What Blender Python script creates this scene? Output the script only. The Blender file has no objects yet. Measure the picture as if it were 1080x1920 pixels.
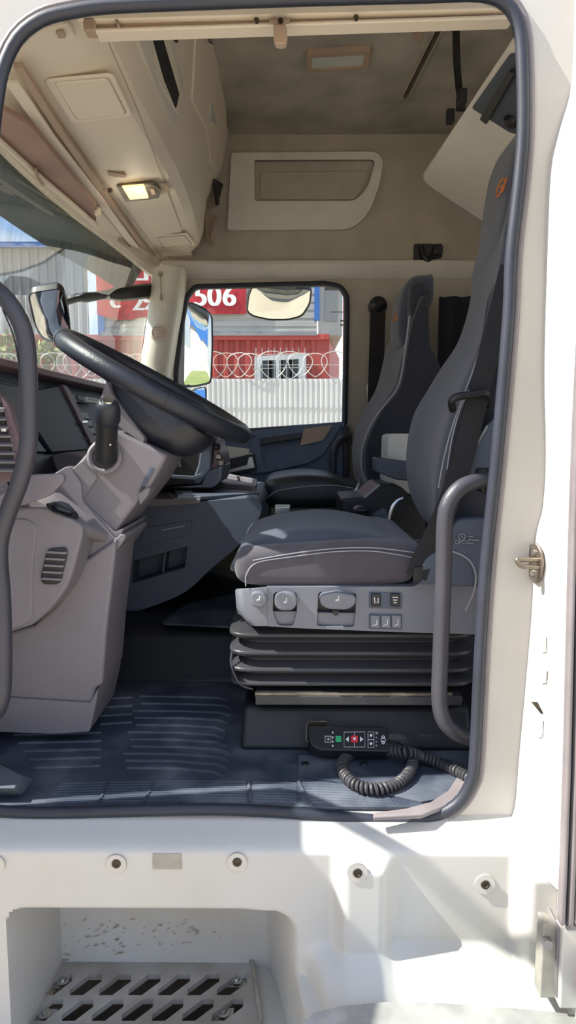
import bpy, bmesh, math, random
from mathutils import Vector, Matrix, Euler
random.seed(7)
S = bpy.context.scene
C = S.collection
# ------------------------------------------------------------------ camera, sky, sun, exposure
F = 1300.0                      # focal length in pixels of the 1080x1920 frame
CAM = Vector((0, 0, 2.1))
PITCH, YAW = math.radians(6.6), 10 / 1300
ROT = Euler((math.pi / 2 - PITCH, 0, YAW)).to_matrix()
cd = bpy.data.cameras.new('camera'); cam = bpy.data.objects.new('camera', cd); C.objects.link(cam)
cam.location = CAM; cam.rotation_euler = (math.pi / 2 - PITCH, 0, YAW)
cd.sensor_fit = 'VERTICAL'; cd.sensor_height = 36; cd.lens = F / 1920 * 36; cd.clip_start = .01; cd.clip_end = 2000
S.camera = cam
S.view_settings.view_transform = 'Standard'; S.view_settings.look = 'None'
S.view_settings.gamma = 1; S.view_settings.use_curve_mapping = False
S.view_settings.exposure = 0.5
S.cycles.max_bounces = 12; S.cycles.diffuse_bounces = 7; S.cycles.transparent_max_bounces = 16
SUN_DIR = Vector((.668, .10, -.742)).normalized()      # the way the light travels
sd = bpy.data.lights.new('sun', 'SUN'); sd.energy = 9.0; sd.angle = math.radians(.53); sd.color = (1, .95, .87)
so = bpy.data.objects.new('sun', sd); C.objects.link(so); so.rotation_euler = SUN_DIR.to_track_quat('-Z', 'Y').to_euler(); so.location = (-6, -2, 12)
W = bpy.data.worlds.new('sky'); S.world = W; W.use_nodes = True
wn = W.node_tree.nodes; wl = W.node_tree.links; wn.clear()
def wnode(t, **k):
    n = wn.new(t)
    for a, b in k.items(): setattr(n, a, b)
    return n
wo = wnode('ShaderNodeOutputWorld'); bg = wnode('ShaderNodeBackground'); wl.new(bg.outputs[0], wo.inputs[0])
tc = wnode('ShaderNodeTexCoord'); sp = wnode('ShaderNodeSeparateXYZ'); wl.new(tc.outputs['Generated'], sp.inputs[0])
rp = wnode('ShaderNodeValToRGB'); wl.new(sp.outputs[2], rp.inputs[0])
e = rp.color_ramp.elements; e[0].position = 0; e[0].color = (1.0, 1.03, 1.08, 1); e[1].position = .75; e[1].color = (.14, .34, .85, 1)
q = rp.color_ramp.elements.new(.12); q.color = (.48, .70, 1.05, 1)
mp = wnode('ShaderNodeMapping'); mp.inputs['Scale'].default_value = (1, 1, 2.4); mp.inputs['Location'].default_value = (3.1, 1.7, .4); wl.new(tc.outputs['Generated'], mp.inputs[0])
nz = wnode('ShaderNodeTexNoise'); nz.inputs['Scale'].default_value = 2.6; nz.inputs['Detail'].default_value = 9; nz.inputs['Roughness'].default_value = .58; wl.new(mp.outputs[0], nz.inputs[0])
cr_ = wnode('ShaderNodeValToRGB'); cr_.color_ramp.elements[0].position = .42; cr_.color_ramp.elements[1].position = .60; wl.new(nz.outputs[0], cr_.inputs[0])
mx = wnode('ShaderNodeMix', data_type='RGBA'); wl.new(cr_.outputs[0], mx.inputs[0]); wl.new(rp.outputs[0], mx.inputs[6]); mx.inputs[7].default_value = (1.15, 1.15, 1.15, 1)
wl.new(mx.outputs[2], bg.inputs[0]); bg.inputs[1].default_value = .95

# ------------------------------------------------------------------ pixel -> place
def ray(px, py): return ROT @ Vector(((px - 540) / F, -(py - 960) / F, -1))
def P(px, py, Y):
    v = ray(px, py); return CAM + v * (Y / v.y)
def PZ(px, py, z):
    v = ray(px, py); return CAM + v * ((z - CAM.z) / v.z)
def PX(px, py, x):
    v = ray(px, py); return CAM + v * (x / v.x)
def PN(px, py, p0, n):
    v = ray(px, py); return CAM + v * ((p0 - CAM).dot(n) / v.dot(n))
def PP(pts, Y): return [P(x, y, Y) for x, y in pts]
def lerp(a, b, t): return a + (b - a) * t
def sstep(a, b, x):
    t = min(1, max(0, (x - a) / (b - a))); return t * t * (3 - 2 * t)
def cr(pts, n=6, closed=True):
    """Catmull-Rom through the points"""
    pts = [Vector(p) for p in pts]; N = len(pts); out = []
    rng = range(N) if closed else range(N - 1)
    for i in rng:
        if closed: a, b, c, d = pts[i - 1], pts[i], pts[(i + 1) % N], pts[(i + 2) % N]
        else: a, b, c, d = pts[max(i - 1, 0)], pts[i], pts[i + 1], pts[min(i + 2, N - 1)]
        for k in range(n):
            t = k / n
            out.append(.5 * ((2 * b) + (c - a) * t + (2 * a - 5 * b + 4 * c - d) * t * t + (3 * b - a - 3 * c + d) * t ** 3))
    if not closed: out.append(pts[-1])
    return out
def rnd(pts, r, n=4):
    """a polygon (3-D points, plane) with its corners rounded by r (a number or a list)"""
    pts = [Vector(p) for p in pts]; N = len(pts); out = []
    for i in range(N):
        rr = r[i] if isinstance(r, (list, tuple)) else r
        a, b, c = pts[i - 1], pts[i], pts[(i + 1) % N]
        u, v = a - b, c - b
        k = min(rr, u.length * .49, v.length * .49)
        if k < 1e-5: out.append(b); continue
        p, q = b + u.normalized() * k, b + v.normalized() * k
        for j in range(n + 1):
            t = j / n; out.append((1 - t) ** 2 * p + 2 * t * (1 - t) * b + t * t * q)
    return out

# ------------------------------------------------------------------ mesh builder
class MB:
    def __init__(s): s.v = []; s.f = []; s.sm = []
    def add(s, vs, fs):
        o = len(s.v); s.v += [Vector(v) for v in vs]; s.f += [tuple(i + o for i in f) for f in fs]; return s
    def prism(s, pts, off):
        n = len(pts); off = Vector(off)
        vs = list(pts) + [Vector(p) + off for p in pts]
        fs = [tuple(range(n)), tuple(range(2 * n - 1, n - 1, -1))] + [(i, i + n, (i + 1) % n + n, (i + 1) % n) for i in range(n)]
        return s.add(vs, fs)
    def box(s, c, d, rot=None):
        c = Vector(c); d = Vector(d) / 2
        vs = []
        for x in (-1, 1):
            for y in (-1, 1):
                for z in (-1, 1):
                    w = Vector((x * d.x, y * d.y, z * d.z)); vs.append(c + (rot @ w if rot else w))
        return s.add(vs, [(0, 1, 3, 2), (4, 6, 7, 5), (0, 4, 5, 1), (2, 3, 7, 6), (0, 2, 6, 4), (1, 5, 7, 3)])
    def plate(s, outer, holes, off):
        """polygon with holes, thickened by off"""
        bm = bmesh.new(); off = Vector(off); loops = [outer] + list(holes); idx = []
        for lp in loops:
            vs = [bm.verts.new(p) for p in lp]; idx.append(vs)
            for i in range(len(vs)): bm.edges.new((vs[i], vs[(i + 1) % len(vs)]))
        bmesh.ops.triangle_fill(bm, use_beauty=True, use_dissolve=False, edges=bm.edges[:], normal=off)
        bm.verts.index_update()
        vs = [v.co.copy() for v in bm.verts]; n = len(vs)
        fs = [tuple(v.index for v in f.verts) for f in bm.faces]
        fs2 = [tuple(i + n for i in reversed(f)) for f in fs]
        side = []
        for lp in idx:
            for i in range(len(lp)):
                a, b = lp[i].index, lp[(i + 1) % len(lp)].index; side.append((a, b, b + n, a + n))
        bm.free()
        return s.add(vs + [v + off for v in vs], fs + fs2 + side)
    def loft(s, loops, cap=True, closed=True):
        n = len(loops[0]); vs = [p for l in loops for p in l]; fs = []
        for k in range(len(loops) - 1):
            for i in range(n if closed else n - 1):
                j = (i + 1) % n
                fs.append((k * n + i, k * n + j, (k + 1) * n + j, (k + 1) * n + i))
        if cap and closed: fs += [tuple(range(n - 1, -1, -1)), tuple(range((len(loops) - 1) * n, len(loops) * n))]
        return s.add(vs, fs)
    def tube(s, pts, r, n=10, closed=False, flat=1.0, up=None):
        pts = [Vector(p) for p in pts]; N = len(pts); loops = []
        prev = None
        for i, p in enumerate(pts):
            if closed: t = pts[(i + 1) % N] - pts[i - 1]
            else: t = pts[min(i + 1, N - 1)] - pts[max(i - 1, 0)]
            t.normalize()
            if prev is None:
                ref = Vector(up) if up else (Vector((0, 0, 1)) if abs(t.z) < .9 else Vector((1, 0, 0)))
                u = (ref - t * ref.dot(t)).normalized()
            else: u = (prev - t * prev.dot(t)).normalized()
            prev = u; w = t.cross(u)
            rr = r[i] if isinstance(r, (list, tuple)) else r
            loops.append([p + u * (math.cos(a) * rr) + w * (math.sin(a) * rr * flat) for a in [2 * math.pi * k / n for k in range(n)]])
        if closed:
            o = len(s.v); s.loft(loops, cap=False)
            L = (N - 1) * n
            s.f += [(o + L + i, o + L + (i + 1) % n, o + (i + 1) % n, o + i) for i in range(n)]
            return s
        return s.loft(loops)
    def revolve(s, prof, c, axis, n=24):
        """prof: list of (radius, along)"""
        c = Vector(c); ax = Vector(axis).normalized(); ref = Vector((0, 0, 1)) if abs(ax.z) < .9 else Vector((1, 0, 0))
        u = (ref - ax * ref.dot(ax)).normalized(); w = ax.cross(u)
        return s.loft([[c + ax * h + (u * math.cos(a) + w * math.sin(a)) * max(r, 1e-4) for a in [2 * math.pi * k / n for k in range(n)]] for r, h in prof])
    def ribbon(s, pts, wid, th, wdir):
        """flat strap along pts, width along wdir"""
        wd = Vector(wdir).normalized(); loops = []
        pts = [Vector(p) for p in pts]
        for i, p in enumerate(pts):
            t = (pts[min(i + 1, len(pts) - 1)] - pts[max(i - 1, 0)]).normalized(); n = t.cross(wd).normalized()
            ww = (wd - t * wd.dot(t)).normalized()
            loops.append([p + ww * wid / 2 + n * th / 2, p - ww * wid / 2 + n * th / 2, p - ww * wid / 2 - n * th / 2, p + ww * wid / 2 - n * th / 2])
        return s.loft(loops)
    def pad(s, prof, y0, y1, r, k=5, bulge=None):
        """profile (3-D points, any y) drawn along y from y0 to y1 with ends rounded by r; bulge(t)->extra outset"""
        pts = [Vector((p.x, 0, p.z)) for p in prof]; N = len(pts)
        area = sum(pts[i].x * pts[(i + 1) % N].z - pts[(i + 1) % N].x * pts[i].z for i in range(N))
        sg = 1 if area > 0 else -1
        nor = []
        for i in range(N):
            t = (pts[(i + 1) % N] - pts[i - 1]); m = Vector((t.z, 0, -t.x)) * sg
            nor.append(m.normalized() if m.length > 1e-9 else Vector((0, 0, 0)))
        secs = []
        for i in range(k + 1):
            a = math.pi / 2 * i / k; secs.append((y0 + r * (1 - math.sin(a)), r * (1 - math.cos(a))))
        secs = [(y0 + r * (1 - math.cos(math.pi / 2 * i / k)), r * (1 - math.sin(math.pi / 2 * i / k))) for i in range(k + 1)]
        mid = [(lerp(y0 + r, y1 - r, t), 0) for t in (.2, .4, .6, .8)] if bulge else []
        secs = secs + mid + [(y1 - (y - y0), i) for y, i in reversed(secs)]
        loops = []
        for y, ins in secs:
            b = bulge((y - y0) / (y1 - y0)) if bulge else 0
            hx = (max(p.x for p in pts) - min(p.x for p in pts)) / 2; hz = (max(p.z for p in pts) - min(p.z for p in pts)) / 2
            cx = (max(p.x for p in pts) + min(p.x for p in pts)) / 2; cz0 = (max(p.z for p in pts) + min(p.z for p in pts)) / 2
            kx, kz = max(.2, (hx + b - ins) / hx), max(.2, (hz + b - ins) / hz)
            loops.append([Vector((cx + (p.x - cx) * kx, y, cz0 + (p.z - cz0) * kz)) for p in pts])
        return s.loft(loops)

WORLD_AT = {}
def props(o, label=None, cat=None, group=None, kind=None):
    if label: o['label'] = label
    if cat: o['category'] = cat
    if group: o['group'] = group
    if kind: o['kind'] = kind
    return o
def empty(name, loc, label, cat, group=None):
    o = bpy.data.objects.new(name, None); C.objects.link(o); o.location = loc; o.empty_display_size = .05
    WORLD_AT[o] = Vector(loc); return props(o, label, cat, group)
def obj(name, mb, m, parent=None, bevel=0, seg=3, label=None, cat=None, group=None, kind=None, angle=38, sub=0):
    """one mesh object from the builder, its origin at the foot of its own box"""
    xs = [v.x for v in mb.v]; ys = [v.y for v in mb.v]; zs = [v.z for v in mb.v]
    o0 = Vector(((min(xs) + max(xs)) / 2, (min(ys) + max(ys)) / 2, min(zs)))
    me = bpy.data.meshes.new(name); me.from_pydata([v - o0 for v in mb.v], [], mb.f); me.validate()
    bm = bmesh.new(); bm.from_mesh(me); bmesh.ops.recalc_face_normals(bm, faces=bm.faces[:])
    bm.to_mesh(me); bm.free()
    for p in me.polygons: p.use_smooth = True
    me.set_sharp_from_angle(angle=math.radians(angle))
    for x in (m if isinstance(m, (list, tuple)) else [m]): me.materials.append(x)
    o = bpy.data.objects.new(name, me); C.objects.link(o)
    if parent is not None: o.parent = parent; o.location = o0 - WORLD_AT[parent]
    else: o.location = o0
    WORLD_AT[o] = o0
    if bevel:
        b = o.modifiers.new('bevel', 'BEVEL'); b.width = bevel; b.segments = seg; b.limit_method = 'ANGLE'; b.angle_limit = math.radians(40)
        b.use_clamp_overlap = True
    return props(o, label, cat, group, kind)
def text_mb(body, size, origin, right, up, depth=.0008, align='CENTER'):
    """raised lettering as mesh: baseline origin, right/up directions"""
    cu = bpy.data.curves.new('lettering', 'FONT'); cu.body = body; cu.size = size; cu.extrude = depth; cu.align_x = align; cu.align_y = 'CENTER'
    o = bpy.data.objects.new('lettering', cu); C.objects.link(o)
    dg = bpy.context.evaluated_depsgraph_get(); dg.update()
    me = bpy.data.meshes.new_from_object(o.evaluated_get(dg))
    r = Vector(right).normalized(); u = Vector(up); u = (u - r * u.dot(r)).normalized(); n = r.cross(u)
    mb = MB(); mb.add([Vector(origin) + r * v.co.x + u * v.co.y + n * v.co.z for v in me.vertices], [tuple(p.vertices) for p in me.polygons])
    bpy.data.objects.remove(o); bpy.data.curves.remove(cu); bpy.data.meshes.remove(me)
    return mb

# ------------------------------------------------------------------ materials
def lin(c): return tuple(((x / 255) / 12.92 if x / 255 <= .04045 else ((x / 255 + .055) / 1.055) ** 2.4) for x in c) + (1,)
def mat(name, rgb, rough=.5, metal=0, var=.0, vscale=6, rgb2=None, bump=0, bscale=300, spec=.5, coat=0, stretch=(1, 1, 1), lo=.35, hi=.65, emit=None, estr=0, sheen=0):
    m = bpy.data.materials.new(name); m.use_nodes = True; nt = m.node_tree; nd = nt.nodes; L = nt.links
    b = nd['Principled BSDF']; b.inputs['Roughness'].default_value = rough; b.inputs['Metallic'].default_value = metal
    b.inputs['Specular IOR Level'].default_value = spec; b.inputs['Coat Weight'].default_value = coat; b.inputs['Sheen Weight'].default_value = sheen
    t = nd.new('ShaderNodeTexCoord'); mpn = nd.new('ShaderNodeMapping'); mpn.inputs['Scale'].default_value = stretch; L.new(t.outputs['Object'], mpn.inputs[0])
    c1 = lin(rgb)
    if rgb2 is None: rgb2 = tuple(max(0, x * (1 - var)) for x in rgb)
    n = nd.new('ShaderNodeTexNoise'); n.inputs['Scale'].default_value = vscale; n.inputs['Detail'].default_value = 6; L.new(mpn.outputs[0], n.inputs[0])
    r = nd.new('ShaderNodeValToRGB'); r.color_ramp.elements[0].position = lo; r.color_ramp.elements[1].position = hi
    r.color_ramp.elements[0].color = c1; r.color_ramp.elements[1].color = lin(rgb2); L.new(n.outputs[0], r.inputs[0]); L.new(r.outputs[0], b.inputs['Base Color'])
    if bump:
        n2 = nd.new('ShaderNodeTexNoise'); n2.inputs['Scale'].default_value = bscale; n2.inputs['Detail'].default_value = 3; L.new(mpn.outputs[0], n2.inputs[0])
        bp = nd.new('ShaderNodeBump'); bp.inputs['Strength'].default_value = bump; bp.inputs['Distance'].default_value = .002; L.new(n2.outputs[0], bp.inputs['Height']); L.new(bp.outputs[0], b.inputs['Normal'])
    if emit: b.inputs['Emission Color'].default_value = lin(emit); b.inputs['Emission Strength'].default_value = estr
    return m
def glass_mat(name, tint, haze=.0, hazecol=(200, 205, 200), refl=.06, streak=False):
    m = bpy.data.materials.new(name); m.use_nodes = True; nt = m.node_tree; nd = nt.nodes; L = nt.links; nd.clear()
    o = nd.new('ShaderNodeOutputMaterial'); tr = nd.new('ShaderNodeBsdfTransparent'); tr.inputs[0].default_value = (*tint, 1)
    gl = nd.new('ShaderNodeBsdfGlossy'); gl.inputs['Roughness'].default_value = .02; df = nd.new('ShaderNodeBsdfDiffuse'); df.inputs[0].default_value = lin(hazecol)
    m1 = nd.new('ShaderNodeMixShader'); m1.inputs[0].default_value = haze; L.new(tr.outputs[0], m1.inputs[1]); L.new(df.outputs[0], m1.inputs[2])
    if streak:
        t = nd.new('ShaderNodeTexCoord'); mpn = nd.new('ShaderNodeMapping'); mpn.inputs['Scale'].default_value = (8, 26, 1.6); L.new(t.outputs['Object'], mpn.inputs[0])
        n = nd.new('ShaderNodeTexNoise'); n.inputs['Scale'].default_value = 1.5; n.inputs['Detail'].default_value = 5; L.new(mpn.outputs[0], n.inputs[0])
        mr = nd.new('ShaderNodeMapRange'); mr.inputs[1].default_value = .35; mr.inputs[2].default_value = .75; mr.inputs[3].default_value = haze * .5; mr.inputs[4].default_value = haze * 2.0
        L.new(n.outputs[0], mr.inputs[0]); L.new(mr.outputs[0], m1.inputs[0])
    lw = nd.new('ShaderNodeLayerWeight'); lw.inputs[0].default_value = .25
    ml = nd.new('ShaderNodeMath'); ml.operation = 'MULTIPLY'; ml.inputs[1].default_value = refl * 4; L.new(lw.outputs['Fresnel'], ml.inputs[0])
    m2 = nd.new('ShaderNodeMixShader'); L.new(ml.outputs[0], m2.inputs[0]); L.new(m1.outputs[0], m2.inputs[1]); L.new(gl.outputs[0], m2.inputs[2]); L.new(m2.outputs[0], o.inputs[0])
    return m
M = {}
M['white'] = mat('white_paint', (196, 193, 187), .32, var=.05, vscale=3, coat=.3)
M['white_dirty'] = mat('scuffed_white_plastic', (192, 191, 187), .42, vscale=2.6, rgb2=(178, 172, 160), lo=.5, hi=.8)
M['ledge'] = mat('dusty_ledge', (136, 135, 132), .8, vscale=14, rgb2=(172, 170, 166), bump=.3, bscale=60)
M['beige'] = mat('beige_plastic', (236, 225, 208), .55, var=.04, vscale=2, bump=.12, bscale=500)
M['beige_dark'] = mat('tan_plastic', (184, 160, 140), .6, var=.06, bump=.1)
M['pillar'] = mat('pale_pillar_plastic', (226, 222, 206), .5, var=.04)
M['headliner'] = mat('grey_beige_headliner', (192, 187, 174), .95, var=.18, vscale=4, bump=.5, bscale=900)
M['pocket'] = mat('taupe_panel', (220, 215, 205), .7, var=.05, bump=.15)
M['tan_wall'] = mat('olive_beige_lining', (182, 174, 158), .8, var=.08, bump=.3, bscale=700)
M['rubber'] = mat('black_rubber_seal', (46, 50, 62), .5, var=.12, vscale=12)
M['rubber_lip'] = mat('grey_rubber_lip', (128, 122, 124), .5, var=.1, vscale=12)
M['dash'] = mat('grey_dash_plastic', (124, 119, 124), .5, var=.05, vscale=4, bump=.3, bscale=900)
M['dash_dk'] = mat('slate_dash_plastic', (80, 88, 103), .55, var=.06, vscale=4, bump=.3, bscale=900)
M['mauve'] = mat('mauve_dash_plastic', (110, 88, 94), .5, var=.06, bump=.25, bscale=900)
M['black'] = mat('black_plastic', (30, 31, 35), .45, var=.1)
M['screen'] = mat('dark_blue_screen', (34, 46, 62), .55, var=.1, vscale=2)
M['leather'] = mat('black_leather', (38, 42, 52), .38, var=.1, vscale=8, bump=.35, bscale=520)
M['grip'] = mat('grab_handle_skin', (64, 64, 72), .42, var=.1, vscale=7, bump=.35, bscale=420)
M['fabric'] = mat('charcoal_seat_fabric', (68, 73, 88), .85, var=.14, vscale=14, bump=.5, bscale=1200, sheen=.3)
M['fabric_lt'] = mat('grey_seat_fabric', (80, 76, 84), .85, var=.1, vscale=10, bump=.5, bscale=1200, sheen=.3, stretch=(1, 1, 1))
M['fabric_dk'] = mat('dark_bolster_fabric', (40, 43, 55), .8, var=.14, vscale=12, bump=.5, bscale=1200, sheen=.2)
M['stitch'] = mat('pale_stitching', (150, 152, 160), .7)
M['seat_plastic'] = mat('seat_base_plastic', (116, 118, 127), .45, var=.05, bump=.2, bscale=900)
M['bellow'] = mat('black_bellows', (62, 62, 66), .36, var=.1)
M['mat'] = mat('dusty_rubber_mat', (52, 60, 74), .5, vscale=6, rgb2=(118, 123, 132), lo=.45, hi=.85, bump=.4, bscale=120)
M['mat_dk'] = mat('black_rubber_mat', (26, 28, 33), .55, var=.2, vscale=5, bump=.4, bscale=160)
M['silver'] = mat('satin_silver', (200, 200, 198), .28, 1, var=.05)
M['steel'] = mat('worn_steel', (150, 140, 128), .4, .9, var=.25, vscale=20)
M['alu'] = mat('step_aluminium', (186, 184, 182), .5, .25, vscale=9, rgb2=(158, 152, 146), bump=.2, bscale=80)
M['bolt'] = mat('dark_bolt', (84, 76, 66), .5, .7, var=.3, vscale=30)
M['belt'] = mat('black_webbing', (34, 32, 34), .8, var=.12, vscale=40, bump=.4, bscale=600)
M['whiteink'] = mat('white_print', (225, 225, 225), .6)
M['greyink'] = mat('grey_print', (150, 152, 156), .6)
M['orange'] = mat('orange_stitch', (205, 120, 62), .7)
M['red'] = mat('red_key', (205, 40, 52), .5)
M['green'] = mat('green_key', (50, 170, 110), .5)
M['lens'] = mat('frosted_lamp_lens', (206, 214, 206), .35, var=.05)
M['lamp'] = mat('lit_lamp_lens', (255, 226, 170), .4, emit=(255, 216, 150), estr=.9)
M['net'] = mat('black_net', (22, 24, 27), .8, vscale=90, rgb2=(60, 62, 66), lo=.55, hi=.6)
M['mirror'] = mat('mirror_silver', (212, 214, 214), .015, 1)
M['fence'] = mat('grey_fence_sheet', (190, 191, 191), .5, .0, vscale=.8, rgb2=(166, 167, 168), lo=.5, hi=.9)
M['container'] = mat('red_container_paint', (170, 68, 58), .55, vscale=1.2, rgb2=(142, 56, 48), lo=.5, hi=.8)
M['siding'] = mat('pale_grey_siding', (182, 182, 180), .5, .1, vscale=.7, rgb2=(158, 158, 156))
M['cladding'] = mat('grey_cladding', (148, 150, 152), .5, .15, vscale=.7, rgb2=(128, 130, 132))
M['blue'] = mat('blue_trim', (50, 104, 176), .5, var=.1)
M['banner'] = mat('red_banner', (186, 32, 48), .6, var=.14, vscale=.9)
M['pvc'] = mat('white_window_frame', (200, 204, 206), .4)
M['pane'] = mat('dark_window_pane', (52, 60, 62), .1, var=.3, vscale=2)
M['wire'] = mat('galvanised_wire', (190, 190, 186), .4, .6)
M['rust'] = mat('rusty_pole', (128, 62, 44), .7, var=.25, vscale=5)
M['ground'] = mat('sandy_ground', (190, 176, 154), .95, vscale=.35, rgb2=(170, 158, 138), bump=.4, bscale=6)
M['grass'] = mat('dry_grass', (120, 140, 74), .95, vscale=.8, rgb2=(150, 150, 96))
M['bunk'] = mat('pale_bunk_board', (242, 236, 228), .6, var=.05, vscale=3)
M['door_trim'] = mat('slate_door_trim', (96, 110, 132), .5, var=.06, bump=.25, bscale=900)
M['glass'] = glass_mat('window_glass', (.93, .96, .95), haze=.015)
M['windshield'] = glass_mat('windshield_glass', (.86, .91, .90), haze=.17, hazecol=(205, 212, 208), streak=True)
M['visor'] = glass_mat('smoked_visor', (.20, .25, .25), haze=.24, hazecol=(118, 128, 124))
M['sticker'] = mat('faded_sticker', (176, 164, 148), .6, vscale=160, rgb2=(240, 238, 232), lo=.45, hi=.5)
M['bluesticker'] = mat('blue_stamp', (120, 120, 200), .6, vscale=200, rgb2=(240, 240, 244), lo=.42, hi=.48)
M['plate'] = mat('tag_plate', (142, 138, 130), .6, vscale=12, rgb2=(176, 172, 160))
M['white_box'] = mat('white_plastic', (196, 198, 194), .5, var=.05)
M['curtain'] = mat('dark_curtain', (40, 40, 46), .9, var=.2, vscale=8)
M['visor_brown'] = mat('brown_pink_blind', (168, 138, 126), .7, var=.08)
M['cord'] = mat('black_cord', (58, 58, 62), .55, var=.1)
M['dirt'] = mat('scuff_dirt', (120, 104, 86), .9, vscale=40, rgb2=(168, 156, 138))
# ------------------------------------------------------------------ the cab shell
CZ = CAM.z
FZ = CZ - .747            # cab floor
RZ = CZ + 1.46            # inside of the high roof
V = Vector
# near side of the cab: jamb with the door opening
open_px = [(-125, 560), (-16, 330), (6, 210), (18, 140), (44, 84), (84, 52), (135, 38), (210, 28), (400, 20), (600, 13), (800, 8), (900, 6), (940, 22), (960, 58), (966, 130), (967, 250), (959, 350), (945, 480), (940, 600), (918, 860), (898, 1060),
           (886, 1250), (878, 1420), (870, 1465), (846, 1500), (806, 1519), (750, 1526), (690, 1524), (600, 1516), (520, 1510), (400, 1505), (250, 1508), (100, 1512), (20, 1510), (-60, 1502), (-150, 1490), (-200, 1400), (-210, 1000), (-195, 700)]
OPEN0 = PP(open_px, 1.30)
cen = sum(OPEN0, V()) / len(OPEN0)
def outset(loop, d):
    out = []
    n = len(loop)
    for i, p in enumerate(loop):
        t = (loop[(i + 1) % n] - loop[i - 1]); m = V((-t.z, 0, t.x)).normalized()
        if m.dot(p - cen) < 0: m = -m
        out.append(p + m * d)
    return out
OPEN = outset(OPEN0, .0135)
cx_px = [(1078, -40), (1072, 150), (1045, 250), (1028, 330), (1022, 500), (1018, 700), (1022, 850), (1017, 950), (1003, 1010), (996, 1150), (985, 1280), (972, 1420), (964, 1510), (950, 1538), (925, 1550), (900, 1552)]
crease = cr(PP(cx_px, 1.30), 4, closed=False)
zt = CZ + 1.62
outer = [V((-1.25, 1.30, zt)), V((crease[0].x + .06, 1.30, zt))] + crease + [V((.30, 1.30, CZ - .80)), V((-1.25, 1.30, CZ - .80))]
obj('wall_near', MB().plate(outer, [OPEN], (0, .02, 0)), M['white'], kind='structure', angle=30)
# B-pillar return: the face towards the truck's front that carries the striker and the outer skin beyond it
lp = [[p, p + V((.004, -.015, 0)), p + V((.030, -.10, 0)), p + V((.055, -.19, 0)), p + V((.40, -.20, 0))] for p in crease[:-4]]
mb = MB(); mb.loft(lp, cap=False, closed=False)
mb.v = mb.v; obj('trim_1', mb, M['white'], kind='structure', angle=60)
# door seal: rubber bulb and its lip
sl = cr(OPEN, 3)
obj('trim_2', MB().tube([p + V((0, -.004, 0)) for p in outset(sl, -.002)], .0115, 10, closed=True, flat=1.0), M['rubber'], kind='structure')
obj('trim_3', MB().tube([p + V((0, -.002, 0)) for p in outset(sl, .0135)], .006, 8, closed=True), M['rubber_lip'], kind='structure')

# lower body: a relief surface with the step well, a raised shoulder, a recessed corner panel and a flared foot
def xz(px, py, Y=1.22):
    p = P(px, py, Y); return p.x, p.z - CZ
X_W0, Z_WT = xz(8, 1707); X_W1, _ = xz(560, 1707)
def body_y(x, z):
    y = lerp(1.305, 1.225, sstep(-.748, -.792, z))
    # recessed corner panel between px 740 and 960
    x0, z0 = xz(742, 1600); x1, z1 = xz(960, 1835)
    inside = sstep(x0 - .030, x0 + .006, x) * (1 - sstep(x1 - .008, x1 + .012, x)) * sstep(z1 - .02, z1 + .035, z)
    shoulder = sstep(xz(620, 1650)[0], xz(650, 1650)[0], x) * sstep(-.78, -.81, z)
    y -= .035 * shoulder * (1 - inside)
    y -= .018 * sstep(x1, x1 + .012, x) * sstep(-.76, -.80, z)
    # flared foot right of the well
    y -= .13 * sstep(-.965, -1.03, z) * sstep(.02, .08, x)
    y -= .20 * sstep(-1.035, -1.05, z) * sstep(.00, .05, x)
    # the step well: slanted cheeks, rounded upper corner
    dz = (Z_WT - z); r = .055
    xr = X_W1 - r + math.sqrt(max(0, r * r - max(0, r - dz) ** 2)) if dz < r else X_W1
    xl = X_W0 + (r - math.sqrt(max(0, r * r - max(0, r - dz) ** 2))) * .5 if dz < r else X_W0
    if dz > 0:
        w = sstep(0, .085, xr - x + dz * .03) * sstep(0, .012, x - xl) * sstep(0, .016, dz)
        y = lerp(y, 1.475, w)
    return y
nx, nzg = 240, 96; X0, X1, Z0, Z1 = -1.20, .478, -1.235, -.75
vs = []; fs = []
for j in range(nzg + 1):
    for i in range(nx + 1):
        x = lerp(X0, X1, i / nx); z = lerp(Z1, Z0, j / nzg); vs.append(V((x, body_y(x, z), CZ + z)))
for j in range(nzg):
    for i in range(nx): a = j * (nx + 1) + i; fs.append((a, a + 1, a + nx + 2, a + nx + 1))
mb = MB(); mb.add(vs, fs); mb.add([V((X1, 1.0, CZ + Z1 - .01)), V((X1, 1.0, CZ + Z0)), V((X1 + .002, 1.3, CZ + Z0)), V((X1 + .002, 1.3, CZ + Z1 - .01))], [(0, 1, 2, 3)])
BODY = obj('wall_lower', mb, M['white_dirty'], kind='structure', angle=50)
# floor of the step well

wf_ = [V((-.70, .95, CZ - 1.232)), V((.12, .95, CZ - 1.232)), V((.12, 1.52, CZ - 1.232)), V((-.70, 1.52, CZ - 1.232))]
wh_ = [PZ(x, y, CZ - 1.232) for x, y in ((112, 1816), (460, 1812), (476, 1945), (44, 1945))]
mb = MB(); mb.plate(wf_, [wh_], (0, 0, -.03)); obj('trim_4', mb, M['white_dirty'], kind='structure')
# dusty ledge of the bumper foot, bottom right
ez = CZ - .985
lg = [PZ(x, y, ez) for x, y in ((556, 1925), (590, 1898), (640, 1886), (720, 1879), (820, 1880), (920, 1888), (1000, 1893), (1075, 1902), (1130, 1925))]
lg = lg + [V((lg[-1].x, .8, ez)), V((lg[0].x, .8, ez))]
obj('trim_5', MB().prism(lg, (0, 0, -.04)), M['ledge'], kind='structure')

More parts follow.
